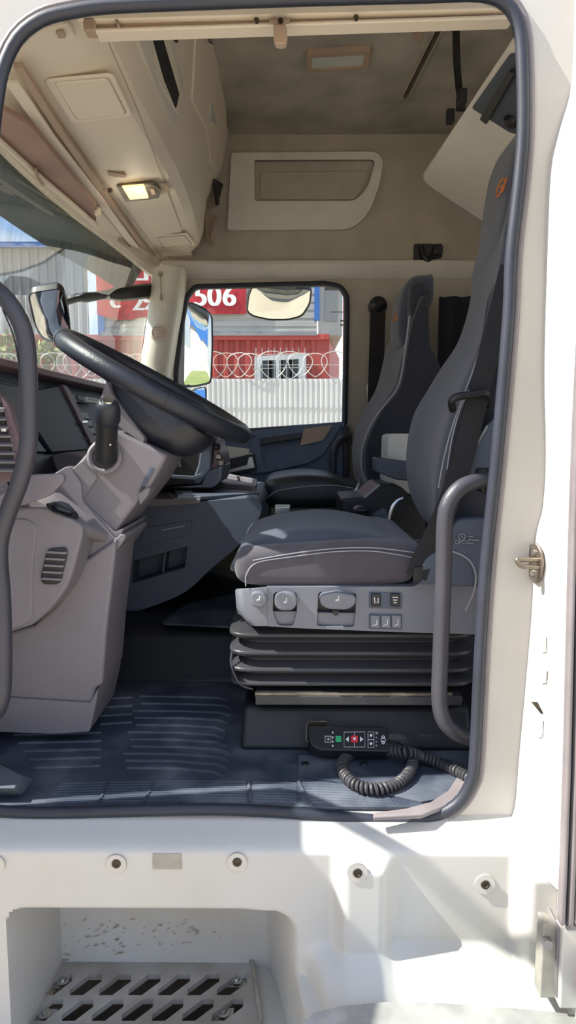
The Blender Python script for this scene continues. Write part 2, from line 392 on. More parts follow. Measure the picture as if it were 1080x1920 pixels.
# far side of the cab with the passenger window
YF = 3.62
win_px = [(330, 700), (342, 600), (350, 558), (366, 538), (610, 532), (638, 538), (650, 556), (650, 600), (646, 796), (470, 808), (332, 818)]
WIN = rnd(PP(win_px, YF), .02)
outer = [V((-1.12, YF, FZ)), V((1.36, YF, FZ)), V((1.36, YF, RZ + .03)), V((-.66, YF, RZ + .03)), V((-.90, YF, CZ + .93)), V((-.66, YF, CZ + .80)), V((-.74, YF, CZ + .21)), V((-1.12, YF, CZ + .19))]
obj('wall_far', MB().plate(outer, [WIN], (0, .07, 0)), M['tan_wall'], kind='structure')
obj('window_2', MB().prism([p + V((0, .035, 0)) for p in WIN], (0, .005, 0)), M['glass'], kind='structure')
obj('trim_6', MB().tube([p + V((0, -.002, 0)) for p in WIN], .015, 8, closed=True, flat=1.0), M['rubber'], kind='structure')
# rear wall, floor, ceiling, front bulkhead
obj('wall_rear', MB().box((1.33, 2.48, (FZ + RZ) / 2), (.05, 2.3, RZ - FZ)), M['headliner'], kind='structure')
obj('floor', MB().box((.10, 2.47, FZ - .03), (2.46, 2.30, .06)), M['mat_dk'], kind='structure')
obj('ceiling', MB().box((.10, 2.48, RZ + .02), (2.46, 2.30, .04)), M['headliner'], kind='structure')
obj('wall_front', MB().box((-1.10, 2.48, (FZ + CZ + .15) / 2), (.05, 2.3, CZ + .15 - FZ)), M['black'], kind='structure')
# roof cap over the windscreen
obj('wall_brow', MB().prism([V((-.95, 1.35, CZ + .90)), V((-.66, 1.35, CZ + 1.48)), V((-.62, 1.35, CZ + 1.52)), V((-1.0, 1.35, CZ + .92))], (0, 2.27, 0)), M['white'], kind='structure')
# rolled seam between lining and roof on the far wall, and the long ledge under the storage panel
obj('trim_7', MB().tube([P(428, 246, YF - .004), P(845, 244, YF - .004)], .006, 8), M['black'], kind='structure')
lz = P(600, 497, YF).z
mb = MB(); mb.prism([V((-.72, YF, lz + .02)), V((-.72, YF - .05, lz + .012)), V((-.72, YF - .06, lz - .01)), V((-.72, YF - .045, lz - .028)), V((-.72, YF - .025, lz - .055)), V((-.72, YF, lz - .07))], (2.0, 0, 0))
obj('trim_8', mb, M['pocket'], kind='structure', bevel=.004)
# far A-pillar
ap = PP([(286, 505), (345, 520), (338, 560), (325, 640), (312, 730), (262, 730), (266, 660), (276, 600), (284, 555)], 3.45)
rowsL = [(286, 505), (284, 540), (279, 580), (274, 620), (268, 660), (263, 700), (261, 735)]; rowsR = [(346, 505), (342, 540), (336, 580), (329, 620), (323, 660), (317, 700), (312, 735)]
lo_ap = []
for a, b in zip(rowsL, rowsR):
    pa_, pb_ = P(*a, 3.50), P(*b, 3.50)
    lo_ap.append([pa_.lerp(pb_, .5 - .5 * math.cos(math.pi * k / 12)) + V((0, -.075 * math.sin(math.pi * k / 12) ** .8, 0)) for k in range(13)] + [pb_ + V((0, .1, 0)), pa_ + V((0, .1, 0))])
obj('column_far', MB().loft(lo_ap), M['pillar'], kind='structure', angle=60)
obj('column_lower', MB().prism([V((-.86, 3.40, FZ)), V((-.66, 3.40, FZ)), V((-.66, 3.40, CZ + .3)), V((-.80, 3.40, CZ + .3))], (0, .2, 0)), M['pillar'], kind='structure', bevel=.02)
# near A-pillar: unseen foot and raked post, added to bound the floor sun
obj('column_near', MB().box((-.93, 1.40, (FZ + CZ + .05) / 2), (.44, .14, CZ + .05 - FZ)), M['white'], kind='structure', bevel=.01)
obj('column_near', MB().prism([V((-.94, 1.325, CZ + .05)), V((-.87, 1.325, CZ + .05)), V((-.76, 1.325, CZ + .90)), V((-.83, 1.325, CZ + .90))], (0, .06, 0)), M['pillar'], kind='structure', bevel=.01)
# windscreen: bowed glass between a lower and an upper line
low = [(1.36, -.80, .22), (1.7, -.92, .20), (2.05, -.985, .20), (2.45, -1.0, .20), (2.85, -.965, .20), (3.2, -.875, .21), (3.5, -.762, .22)]
top = [(1.36, -.72, .83), (1.7, -.82, .865), (2.05, -.875, .87), (2.45, -.885, .865), (2.85, -.85, .85), (3.2, -.775, .82), (3.5, -.675, .76)]
LOW = cr([V((x, y, CZ + z)) for y, x, z in low], 5, closed=False); TOP = cr([V((x, y, CZ + z)) for y, x, z in top], 5, closed=False)
def ws(t, n=10): return [[a.lerp(b, k / n) + V((-.02 * math.sin(math.pi * k / n), 0, 0)) for k in range(n + 1)] for a, b in zip(LOW, TOP)]
mb = MB(); mb.loft(ws(0), cap=False, closed=False); obj('window_1', mb, M['windshield'], kind='structure')
# header between windscreen and overhead shelf
hd = []
for b in TOP:
    hd.append([b + V((-.035, 0, .0)), b + V((.0, 0, -.012)), b + V((.02, 0, .0)), V((-.76, b.y, max(b.z + .012, CZ + .845))) if b.x < -.78 else b + V((.02, 0, .03)), V((-.655, b.y, CZ + .862)), V((-.655, b.y, CZ + .93)), b + V((-.035, 0, .07))])
obj('trim_10', MB().loft(hd), M['beige'], kind='structure', angle=30)

# ------------------------------------------------------------------ the open driver's door, folded forward of the opening
def door_near():
    dr = empty('door_1', (-.81, 1.25, CZ - 1.0), None, None); dr['kind'] = 'structure'
    d = V((-.30, -.954, 0)).normalized(); nrm = V((d.y, -d.x, 0))
    def D(s, z, o=0): return V((-.81, 1.25, CZ)) + d * s + V((0, 0, z)) + nrm * o
    outer = [D(0, -1.0), D(1.02, -1.0), D(1.02, .10), D(.96, .66), D(.40, .72), D(.02, .20)]
    hole = [D(.05, .19), D(1.0, .19), D(.948, .645), D(.405, .70), D(.05, .215)]
    obj('panel', MB().plate(outer, [hole], nrm * .06), M['white'], dr)
    obj('pane', MB().prism([p + nrm * .03 for p in hole], nrm * .005), M['glass'], dr)
door_near()
# ------------------------------------------------------------------ overhead shelf and header fittings
def Zp(px, py, z): return PZ(px, py, CZ + z)
SB = .862     # underside of the overhead shelf, relative to the eye
sh = empty('overhead_shelf', (-.5, 2.45, CZ + SB), 'long beige overhead shelf running across the cab above the windscreen', 'overhead shelf')
prof = [V((-.655, 0, SB)), V((-.50, 0, SB + .012)), V((-.455, 0, SB + .02)), V((-.425, 0, SB + .045)), V((-.405, 0, SB + .10)), V((-.385, 0, SB + .25)), V((-.345, 0, SB + .42)), V((-.315, 0, RZ - CZ - .02)), V((-.655, 0, RZ - CZ - .02))]
def shp(y, g):   # the rear lip swells in the middle of the cab
    return [V((p.x + (g if p.x > -.47 and p.z < SB + .3 else 0), y, CZ + p.z)) for p in prof]
secs = [(1.42, 0.0), (1.75, 0), (2.0, .0), (2.25, .012), (2.5, .02), (2.75, .018), (3.0, .008), (3.25, -.01), (3.48, -.03), (3.55, -.05)]
obj('body', MB().loft([shp(y, g) for y, g in secs]), M['beige'], sh, bevel=.012, angle=30)
zb = SB - .001
def slab(name, px, zrel, th, m, parent, r=.012, **k):
    return obj(name, MB().prism(rnd([Zp(x, y, zrel) for x, y in px], r), (0, 0, -th)), m, parent, bevel=.003, seg=2, **k)
b0 = zb + .004
slab('hatch_frame', [(80, 146), (212, 134), (250, 214), (135, 228)], b0, .007, M['beige'], sh, .02)
slab('hatch_gap', [(100, 151), (203.5, 141), (239, 210), (143.5, 223)], b0 - .003, .005, M['beige_dark'], sh, .015)
h = slab('hatch', [(102, 152), (202, 143), (236, 209), (145, 221)], b0 - .004, .007, M['beige'], sh, .015)
slab('hatch_frame', [(285, 441), (352, 436), (368, 458), (303, 465)], b0 + .006, .006, M['beige'], sh, .01)
slab('hatch_gap', [(293.5, 443), (347, 439), (360.5, 457), (307, 463.5)], b0 + .0035, .005, M['beige_dark'], sh, .008)
slab('hatch', [(295, 444), (346, 440), (359, 456), (308, 462)], b0 + .003, .006, M['beige'], sh, .008)
slab('hatch_frame', [(312, 478), (360, 475), (368, 487), (322, 491)], b0 + .008, .005, M['beige'], sh, .006)
obj('seam', MB().tube([Zp(200, 72, SB + .006), Zp(262, 215, SB + .010), Zp(318, 370, SB + .014), Zp(356, 468, SB + .014)], .0016, 6), M['beige_dark'], sh)
slab('slot', [(201, 320), (225, 324), (238, 326), (236, 331), (214, 330), (203, 327)], b0 - .001, .004, M['beige_dark'], sh, .003)
for k in range(3):
    slab('vent_slit', [(301 + k * 4, 343), (304 + k * 4, 343), (312 + k * 4, 360), (309 + k * 4, 360)], b0 + .003, .002, M['beige_dark'], sh, .001)
# openings in the shelf's rear face: net pocket, tall recess lines, cubby
def SHF(px, py, o):
    y = 2.3
    for _ in range(3):
        g = 0
        for (ya, ga), (yb, gb) in zip(secs, secs[1:]):
            if ya <= y <= yb: g = lerp(ga, gb, (y - ya) / (yb - ya))
        q = SHF0(px, py, o, g); y = q.y
    return q
def SHF0(px, py, o, g):
    for (xa, za), (xb, zb_) in (((-.405 + g, .10), (-.385 + g, .25)), ((-.385 + g, .25), (-.345, .42)), ((-.345, .42), (-.315, .58))):
        n = V((zb_ - za, 0, -(xb - xa))).normalized(); p = PN(px, py, V((xa, 0, CZ + SB + za)), n)
        if p.z < CZ + SB + zb_: break
    return p + n * o
def rearslab(name, px, x, th, m, r=.012, parent=sh, **k):
    return obj(name, MB().prism(rnd([SHF(a, b, x) for a, b in px], r), (th, 0, 0)), m, parent, bevel=.002, seg=2, **k)
rearslab('pocket_frame', [(252, 70), (322, 70), (341, 152), (328, 240), (300, 190)], -.004, .009, M['pocket'], .02)
rearslab('net_frame', [(268, 66), (312, 64), (340, 178), (330, 216), (296, 158)], .001, .006, M['beige'], .01)
rearslab('net', [(279, 72), (300, 72), (331, 176), (325, 203), (303, 150)], .004, .006, M['net'], .008, label='black net panel')
rearslab('net', [(322, 66), (329, 66), (329, 80), (324, 78)], .003, .006, M['net'], .003, label='black net panel')
rearslab('side_panel', [(365, 70), (400, 85), (420, 165), (424, 260), (404, 330), (392, 300), (385, 240), (358, 190)], -.002, .008, M['beige'], .02)
rearslab('lid', [(392, 190), (400, 225), (401, 236), (390, 226)], -.0, .012, M['white_box'], .004, label='small white catch')
rearslab('cubby', [(399, 335), (416, 345), (412, 383), (404, 385)], 0, .008, M['black'], .006, label='dark cubby opening')
rearslab('end_panel', [(386, 400), (406, 408), (404, 455), (396, 460), (386, 440)], -.002, .006, M['beige_dark'], .008)
# lamp sunk into the shelf
lp_ = empty('reading_lamp', Zp(260, 357, SB - .01), 'glowing rectangular reading lamp in a silver bezel on the shelf underside', 'lamp')
slab('bezel', [(219, 344), (288, 340), (302, 352), (299, 366), (285, 369), (236, 374)], b0 + .001, .010, M['steel'], lp_, .012, label='silver bezel')
slab('lens', [(228, 347), (270, 344), (279, 369), (243, 372)], b0 - .008, .006, M['lamp'], lp_, .008, label='lit warm lens')
slab('switch', [(281, 352), (289, 351), (292, 361), (285, 362)], b0 - .008, .007, M['beige_dark'], lp_, .002)
ll = bpy.data.lights.new('reading_lamp_light', 'POINT'); ll.energy = .22; ll.color = (1, .86, .66); ll.shadow_soft_size = .03
lo_ = bpy.data.objects.new('reading_lamp_light', ll); C.objects.link(lo_); lo_.parent = lp_; lo_.location = (0, 0, -.06)
# round speaker / dimmed spot, near end
sk = empty('ceiling_spot', Zp(95, 62, SB - .01), 'round unlit spot lamp with switch at the near end of the shelf', 'lamp')
slab('housing', [(52, 58), (70, 48), (128, 36), (145, 66), (70, 76), (55, 74)], b0 + .002, .010, M['beige'], sk, .02)
cpt = Zp(84, 64, b0 - .006)
obj('lens', MB().revolve([(.001, 0), (.021, .0), (.024, -.004), (.024, -.02), (.0, -.02)], cpt, (0, 0, -1)), M['lens'], sk, label='frosted lens')
slab('switch', [(104, 56), (118, 53), (124, 66), (110, 68)], b0 - .008, .006, M['beige_dark'], sk, .004)
# header fittings: two rails, roller blind, clip, trim strip, hook
def strip(name, pts, zrel, w, m, th=.006, **k):
    q = [Zp(x, y, zrel) for x, y in pts]; return obj(name, MB().ribbon(q, w, th, (1, .45, 0)), m, bevel=.0015, seg=2, **k)
strip('curtain_rail', [(34, 122), (110, 240), (200, 370), (262, 452), (300, 492)], .845, .022, M['beige_dark'], .012, label='grooved curtain track along the front edge of the shelf', cat='curtain rail')
strip('trim_strip', [(22, 152), (90, 252), (180, 366), (250, 458), (284, 498)], .838, .034, M['beige'], .008, label='beige cover strip between the curtain track and the blind', cat='trim strip')
bl = empty('sun_blind', Zp(90, 320, .82), 'brown pink roller sun blind with a pale bottom bar above the windscreen', 'sun blind')
q = [(2, 205), (60, 238), (182, 388), (180, 418), (120, 372), (0, 262)]
obj('cloth', MB().prism([Zp(x, y, .815) for x, y in q], (0, 0, .016)), M['visor_brown'], bl, bevel=.003)
obj('bottom_bar', MB().tube([Zp(-6, 258, .806), Zp(60, 318, .806), Zp(182, 422, .806)], .008, 8), M['beige'], bl)
obj('end_cap', MB().box(Zp(184, 398, .812), (.02, .025, .03)), M['beige'], bl, bevel=.003)
hk = obj('header_hook', MB().tube([Zp(66, 318, .80), Zp(70, 334, .795), Zp(80, 346, .80)], .006, 8), M['beige_dark'], label='small brown hook on the header edge below the blind', cat='hook')
strip('wiring_cover', [(182, 384), (212, 418), (240, 452)], .842, .012, M['steel'], .008, label='short slotted metal bracket beside the blind end', cat='bracket')
strip('wiring_cover', [(240, 460), (262, 484), (286, 505)], .835, .012, M['steel'], .008, label='short metal bracket nearest the far windscreen pillar', cat='bracket')
obj('rail_clip', MB().box(Zp(207, 358, .84), (.016, .02, .016)), M['steel'], bevel=.002, label='small clip on the curtain track beside the lit lamp', cat='clip')

# ------------------------------------------------------------------ curtain rail over the door
cr1 = empty('door_curtain_rail', P(560, 50, 1.52), 'long beige curtain rail spanning the top of the door opening', 'curtain rail')
def bar(name, a, b, Y, h, d, m, par, **k):
    p, q = P(*a, Y), P(*b, Y); c = (p + q) / 2; L = (q - p).length; ang = math.atan2(q.z - p.z, q.x - p.x)
    return obj(name, MB().box(c, (L, d, h), Matrix.Rotation(-ang, 3, 'Y')), m, par, bevel=.003, seg=2, **k)
bar('cover', (152, 41), (948, 20), 1.50, .022, .05, M['beige'], cr1)
bar('rail', (160, 56), (955, 39), 1.50, .012, .02, M['beige_dark'], cr1)
bar('lower_lip', (182, 66), (958, 41), 1.50, .008, .04, M['beige'], cr1)
bar('bracket', (160, 52), (182, 52), 1.49, .026, .03, M['beige_dark'], cr1)
bar('bracket', (218, 36), (224, 54), 1.48, .006, .01, M['beige_dark'], cr1)
for px, py in ((481, 40), (667, 35)):
    obj('screw', MB().revolve([(.0, .006), (.005, .006), (.0055, 0), (0, 0)], P(px, py, 1.47), (0, -1, 0), 12), M['steel'], cr1)
bar('bracket', (505, 40), (543, 39), 1.47, .010, .008, M['beige_dark'], cr1)
obj('glider', MB().prism(rnd(PP([(512, 44), (537, 44), (539, 72), (535, 82), (518, 82), (513, 72)], 1.45), .006), (0, .02, 0)), M['beige_dark'], cr1, bevel=.003)
obj('screw', MB().revolve([(.0, .004), (.005, .004), (.0055, 0), (0, 0)], P(526, 40, 1.445), (0, -1, 0), 12), M['bolt'], cr1)

# ------------------------------------------------------------------ ceiling fittings
cz_ = RZ - CZ
cl = empty('ceiling_lamp', Zp(635, 104, cz_), 'unlit rectangular ceiling lamp with a brown frame', 'ceiling lamp')
cl['label'] = 'unlit rectangular ceiling lamp with a pale lens in a dark frame'
fr = [Zp(x, y, cz_) for x, y in ((574, 92), (696, 84), (690, 119), (576, 126))]
ho = [Zp(x, y, cz_) for x, y in ((583, 98), (684, 92), (680, 115), (585, 122))]
obj('frame', MB().plate(rnd(fr, .008), [rnd(ho, .004)], (0, 0, -.022)), M['beige_dark'], cl, bevel=.002)
obj('lens', MB().prism([p + V((0, 0, -.004)) for p in ho], (0, 0, -.010)), M['lens'], cl)
rr = empty('ceiling_rail', Zp(790, 110, cz_), 'dark double track running across the ceiling near the strap', 'rail')
for dx in (-5, 3, 9):
    obj('track', MB().box((Zp(790 + dx, 112, cz_) + V((0, 0, -.006))), (.008, .60, .012), Matrix.Rotation(.08, 3, 'Z')), M['steel'] if dx == 3 else M['tan_wall'], rr)
tb = obj('rail_bracket', MB().prism([Zp(x, y, cz_ - .01) for x, y in ((762, 50), (798, 48), (792, 70), (785, 84))], (0, 0, .012)), M['beige_dark'], label='small triangular bracket on the ceiling beside the double track', cat='bracket', bevel=.002)
stp = empty('bunk_strap', P(858, 130, 3.0), 'black webbing strap hanging from the ceiling to the upper bunk', 'strap')
pts = cr([Zp(855, 48, cz_ - .005), P(856, 100, 2.62), P(859, 150, 2.75), P(864, 190, 2.85)], 4, closed=False)
obj('webbing', MB().ribbon(pts, .026, .005, (1, .2, 0)), M['belt'], stp)
obj('buckle', MB().box(P(864, 195, 2.85), (.035, .02, .05)), M['black'], stp, bevel=.004)
obj('bolt', MB().revolve([(0, .012), (.02, .012), (.022, 0), (0, 0)], Zp(855, 48, cz_), (0, 0, -1), 14), M['black'], stp)

# ------------------------------------------------------------------ upper bunk, folded up
bk = empty('upper_bunk', P(880, 300, 2.8), 'pale tilted underside board of the folded upper bunk behind the driver seat', 'bunk')
A, B = P(786, 338, 3.40), P(905, 416, 3.40)
D_ = P(985, 38, 2.05); E_ = D_ + (B - A)
u = (B - A).normalized(); w = (D_ - A).normalized(); nn = u.cross(w).normalized()
if nn.z < 0: nn = -nn
ext = u * .12
bpts = rnd([A, B + ext, E_ + ext, D_], [.09, .02, .02, .03], 6)
obj('board', MB().prism(bpts, nn * .05), M['bunk'], bk, bevel=.008)
bot = (A + B) / 2
def on_bunk(px, py, o=0): return PN(px, py, A, nn) - nn * o
pk = [on_bunk(*p, .001) for p in ((886, 200), (958, 98), (975, 98), (975, 250), (958, 246))]
obj('recess', MB().prism(rnd(pk, .012), -nn * .006), M['dash_dk'], bk, bevel=.002)
obj('handle_bar', MB().prism(rnd([on_bunk(*p, .007) for p in ((905, 214), (962, 122), (972, 130), (918, 224))], .006), -nn * .015), M['black'], bk, bevel=.003)
obj('knob', MB().revolve([(0, .02), (.022, .018), (.028, .006), (.028, 0), (0, 0)], on_bunk(962, 222, .006), -nn, 18), M['black'], bk)
for px, py in ((836, 232), (858, 196)):
    obj('hinge', MB().box(on_bunk(px, py, -.03), (.03, .03, .05)), M['black'], bk, bevel=.004)

# ------------------------------------------------------------------ storage panel, coat bracket, tweeter, pull cord on the far side
sp_ = empty('storage_tray', P(570, 430, YF - .03), 'taupe moulded storage panel with a sunken tray on the upper far wall', 'storage panel')
o_ = rnd(PP([(434, 286), (706, 284), (719, 300), (712, 345), (692, 400), (660, 430), (426, 431)], YF - .03), [.012, .05, .05, .03, .06, .06, .015], 5)
hh = rnd(PP([(477, 300), (705, 299), (690, 350), (668, 377), (478, 377)], YF - .03), [.012, .03, .03, .05, .012], 5)
obj('panel', MB().plate(o_, [hh], (0, .03, 0)), M['pocket'], sp_, bevel=.008)
hb = [p + V((0, .025, 0)) for p in hh]
mb = MB(); mb.loft([hh, hb], cap=False); mb.add(hb, [tuple(range(len(hb)))]); obj('tray', mb, M['tan_wall'], sp_)
lips = rnd(PP([(488, 322), (690, 320), (682, 352), (664, 374), (488, 374)], YF - .012), .01)
obj('tray_lip', MB().prism(lips, (0, .010, 0)), M['tan_wall'], sp_, bevel=.003)
cb = empty('coat_bracket', P(803, 474, YF - .04), 'black twin coat bracket on the far wall under the upper bunk', 'bracket')
obj('base', MB().prism(rnd(PP([(777, 457), (829, 457), (829, 482), (777, 490)], YF - .025), .006), (0, .025, 0)), M['black'], cb, bevel=.003)
obj('hook', MB().tube(cr([P(790, 462, YF - .04), P(795, 480, YF - .05), P(803, 488, YF - .05), P(812, 478, YF - .04)], 4, closed=False), .012, 8), M['black'], cb)
obj('hook', MB().box(P(820, 470, YF - .035), (.05, .03, .04)), M['black'], cb, bevel=.005)
tw = empty('tweeter', P(299, 626, 3.42), 'round slotted tweeter grille on the far windscreen pillar', 'speaker')
c0 = P(299, 625, 3.432)
obj('ring', MB().revolve([(.046, 0), (.046, .008), (.038, .016), (.036, .012), (.036, 0)], c0, (.25, -1, 0), 28), M['pillar'], tw)
obj('grille', MB().revolve([(.036, 0), (.036, .011), (.0, .014)], c0, (.25, -1, 0), 28), M['beige'], tw)
for k in range(-3, 4):
    w_ = math.sqrt(.033 ** 2 - (k * .0085) ** 2)
    obj('slot', MB().box(c0 + V((.004, -.0145, k * .0085)), (w_ * 2, .003, .003)), M['beige_dark'], tw)
pc = empty('pull_cord', P(302, 516, 3.43), 'thin pull cord with a tassel hanging on the far windscreen pillar', 'cord')
obj('cord', MB().tube([P(301, 514, 3.415), P(302, 540, 3.415), P(302, 552, 3.415)], .0018, 6), M['steel'], pc)
obj('tassel', MB().revolve([(0, 0), (.004, .002), (.008, .03), (0, .034)], P(302, 550, 3.412), (0, 0, -1), 10), M['beige_dark'], pc)
obj('anchor', MB().revolve([(0, .008), (.012, .006), (.014, 0), (0, 0)], P(301, 514, 3.428), (0, -1, 0), 12), M['beige_dark'], pc)
obj('pillar_plug', MB().revolve([(0, .003), (.016, .003), (.018, 0), (0, 0)], P(308, 573, 3.427), (0, -1, 0), 20), M['pillar'], label='flat round plug on the far windscreen pillar beside the cord', cat='plug')

# far seat belt
fb = empty('seat_belt', P(708, 700, 3.5), 'black passenger seat belt hanging on the far wall behind the seat', 'seat belt')
obj('webbing', MB().ribbon([P(709, 575, 3.50), P(707, 640, 3.50), P(703, 760, 3.50), P(700, 830, 3.50)], .075, .006, (1, 0, 0)), M['belt'], fb)
obj('guide', MB().revolve([(0, .04), (.025, .036), (.04, .018), (.046, 0), (0, 0)], P(709, 572, 3.52), (0, -1, .4), 18), M['black'], fb)
obj('height_adjuster', MB().prism(rnd(PP([(693, 566), (724, 566), (722, 578), (696, 580)], 3.50), .006), (0, .1, 0)), M['black'], fb, bevel=.004)
obj('pillar_highlight', MB().prism(rnd(PP([(688, 722), (694, 718), (696, 752), (690, 752)], 3.53), .004), (0, .03, 0)), M['pillar'], label='small pale strip painting in the pillar highlight beside the hanging passenger belt', cat='cover', bevel=.002)  # pale strip stands in for a highlight on the curved far pillar
# dark curtain at the back
crt = []
for k in range(25):
    x = lerp(.70, 1.2, k / 24); crt.append(V((x, 3.42 + .018 * math.sin(k * 1.5), 0)))
mb = MB(); z1 = P(840, 556, 3.42).z
lo2 = [[V((p.x, p.y, FZ + .02)), V((p.x, p.y, z1)), V((p.x, p.y + .02, z1)), V((p.x, p.y + .02, FZ + .02))] for p in crt]
obj('curtain', mb.loft(lo2), M['curtain'], label='dark fabric panel standing behind the passenger seat', cat='curtain')
# ------------------------------------------------------------------ dashboard
db = empty('dashboard', (-.8, 2.4, FZ), 'grey and mauve dashboard with dark screens and air vents under the windscreen', 'dashboard')
def xf(zrel): return -.735 + (.185 - zrel) * .30      # the driver-facing slope of the upper dash
def dface(px, py, o=0):
    """point on the sloping face of the upper dash"""
    n = V((1, 0, .30)).normalized(); return PN(px, py, V((-.735, 0, CZ + .185)), n) + n * o
DN = V((1, 0, .30)).normalized()
zt_ = .185
core = [V((-1.02, 0, .20)), V((-.80, 0, .19)), V((xf(.155) - .03, 0, .165)), V((xf(-.10) - .03, 0, -.10)), V((xf(-.10) - .03, 0, -.45)), V((-1.02, 0, -.45))]
obj('body', MB().prism([V((p.x, 1.68, CZ + p.z)) for p in core], (0, 1.84, 0)), M['dash_dk'], db, bevel=.01)
top_ = [V((-1.0, 0, .197)), V((-.74, 0, .187)), V((-.712, 0, .178)), V((-.703, 0, .160)), V((-.722, 0, .150)), V((-.80, 0, .16)), V((-1.0, 0, .17))]
obj('top_pad', MB().prism([V((p.x, 1.60, CZ + p.z)) for p in top_], (0, 1.94, 0)), M['mauve'], db, bevel=.004)
def dslab(name, px, o, th, m, r=.01, parent=db, **k):
    return obj(name, MB().prism(rnd([dface(x, y, o) for x, y in px], r), DN * th), m, parent, bevel=.003, seg=2, **k)
dslab('display_surround', [(-40, 694), (128, 738), (200, 880), (190, 930), (-40, 930)], -.028, .010, M['black'], .01)
dslab('display', [(70, 730), (112, 722), (178, 832), (172, 842), (100, 848), (70, 800)], -.016, .012, M['screen'], .012, label='dark blue screen panel')
dslab('display', [(0, 714), (62, 726), (62, 800), (96, 846), (0, 846)], -.018, .008, M['black'], .012, label='black screen panel')
dslab('divider', [(114, 720), (126, 726), (190, 850), (178, 850)], -.018, .022, M['mauve'], .004)
dslab('switch_bank', [(120, 732), (158, 742), (162, 756), (126, 750)], -.016, .014, M['black'], .004)
for k in range(2):
    dslab('rocker', [(126 + k * 17, 736 + k * 4), (138 + k * 17, 739 + k * 4), (141 + k * 17, 750 + k * 3), (129 + k * 17, 747 + k * 3)], -.004, .006, M['dash_dk'], .002)
dslab('label_plate', [(160, 744), (182, 748), (184, 757), (163, 754)], -.010, .012, M['whiteink'], .002, label='pale printed label')
dslab('label_line', [(164, 747.5), (180, 750.5), (180.5, 752), (164.5, 749.5)], .0025, .001, M['black'], .0005)
dslab('vent_frame', [(132, 764), (168, 772), (196, 840), (166, 842)], -.024, .016, M['black'], .006)
for k in range(5):
    y = 778 + k * 14; x = 138 + k * 6.5
    dslab('vent_slat', [(x, y), (x + 32, y + 6), (x + 33, y + 8.5), (x + 1, y + 2.5)], -.010, .008, M['dash_dk'], .001)
dslab('vent_knob', [(148, 791), (158, 789), (160, 794), (150, 796)], .000, .010, M['silver'], .002, label='silver vent knob')
# shelf under the screens
obj('tray', MB().prism(rnd(PP([(40, 868), (128, 846), (186, 868), (174, 940), (40, 990)], 1.95), .02), (0, .7, 0)), M['dash'], db, bevel=.012)
obj('tray', MB().prism(rnd(PP([(72, 890), (118, 882), (122, 888), (118, 912), (78, 918)], 1.9), .01), (0, .04, 0)), M['dash_dk'], db, bevel=.008)
# near end: side vent, lower kick panel with grille, footwell pillar
def side(name, px, Y, d, m, r=.01, parent=db, bev=.008, **k):
    return obj(name, MB().prism(rnd(PP(px, Y), r), (0, d, 0)), m, parent, bevel=bev, **k)
side('end_panel', [(-120, 700), (-4, 728), (44, 892), (10, 935), (-120, 935)], 1.45, .015, M['mauve'], .012)
side('side_vent', [(-70, 745), (2, 755), (34, 880), (22, 886), (-70, 850)], 1.44, .02, M['black'], .008)
for k in range(8):
    y = 768 + k * 16; x = 1 + k * 4.2
    obj('vent_slat', MB().box(P(x - 24, y, 1.43), (.075, .022, .004), Matrix.Rotation(.3, 3, 'X')), M['dash'], db)
obj('vent_knob', MB().box(P(8, 806, 1.42), (.012, .010, .008)), M['silver'], db, bevel=.002, label='silver vent knob')
side('end_trim', [(2, 742), (16, 760), (54, 880), (46, 894), (30, 880)], 1.43, .02, M['mauve'], .004, bev=.005)
obj('bright_insert', MB().prism(rnd(PP([(40, 790), (52, 800), (66, 846), (60, 860), (46, 845)], 1.62), .01), (0, .01, 0)), M['white_box'], db, bevel=.003, label='small bright white insert')
side('lower_cover', [(-120, 900), (20, 902), (56, 890), (118, 888), (120, 902), (92, 930), (30, 952), (-120, 980)], 1.45, .02, M['dash'], .01)
kick = [(-120, 950), (40, 950), (95, 950), (155, 986), (154, 1010), (130, 1096), (104, 1134), (62, 1172), (0, 1192), (-120, 1212)]
side('kick_panel', kick, 1.49, .12, M['dash'], [.0, .01, .02, .01, .02, .06, .03, .01, .01, 0], bev=.007)
side('panel_crease', [(-120, 975), (48, 972), (70, 985), (62, 1060), (60, 1160), (40, 1176), (-120, 1206)], 1.486, .01, M['dash'], .02, bev=.004)
side('switch_recess', [(82, 948), (100, 940), (130, 944), (146, 962), (140, 974), (112, 970)], 1.60, .01, M['black'], .01, bev=.002)
# knob recess lies on the sloping top of the kick panel
kt = [P(86, 948, 1.53), P(104, 940, 1.58), P(138, 956, 1.58), P(146, 974, 1.53), P(120, 972, 1.51)]
obj('top_wedge', MB().loft([PP([(-120, 930), (62, 930), (95, 948), (155, 984), (154, 1000), (-120, 1000)], 1.50), PP([(-120, 905), (70, 905), (120, 915), (215, 1005), (205, 1020), (-120, 1000)], 1.62)]), M['dash'], db, bevel=.006)
def wedge_pt(px, py, o=0):
    a, b, c = P(95, 948, 1.50), P(155, 984, 1.50), P(120, 915, 1.62); n = (b - a).cross(c - a).normalized()
    if n.y > 0: n = -n
    return PN(px, py, a, n) + n * o, n
pr = [wedge_pt(x, y, .001) for x, y in ((84, 947), (104, 942), (126, 948), (146, 966), (146, 975), (128, 972), (98, 962))]
obj('switch_recess', MB().prism(rnd([p for p, n in pr], .006), pr[0][1] * .003), M['black'], db, bevel=.001)
pr = [wedge_pt(x, y, .004) for x, y in ((94, 950), (106, 947), (124, 952), (136, 964), (132, 969), (104, 960))]
obj('switch_knob', MB().prism(rnd([p for p, n in pr], .006), pr[0][1] * .009), M['leather'], db, bevel=.003)
obj('grille_recess', MB().prism(rnd(PP([(88, 1029), (124, 1026), (126, 1040), (112, 1096), (80, 1096), (75, 1084)], 1.484), .012), (0, .006, 0)), M['black'], db, bevel=.002)
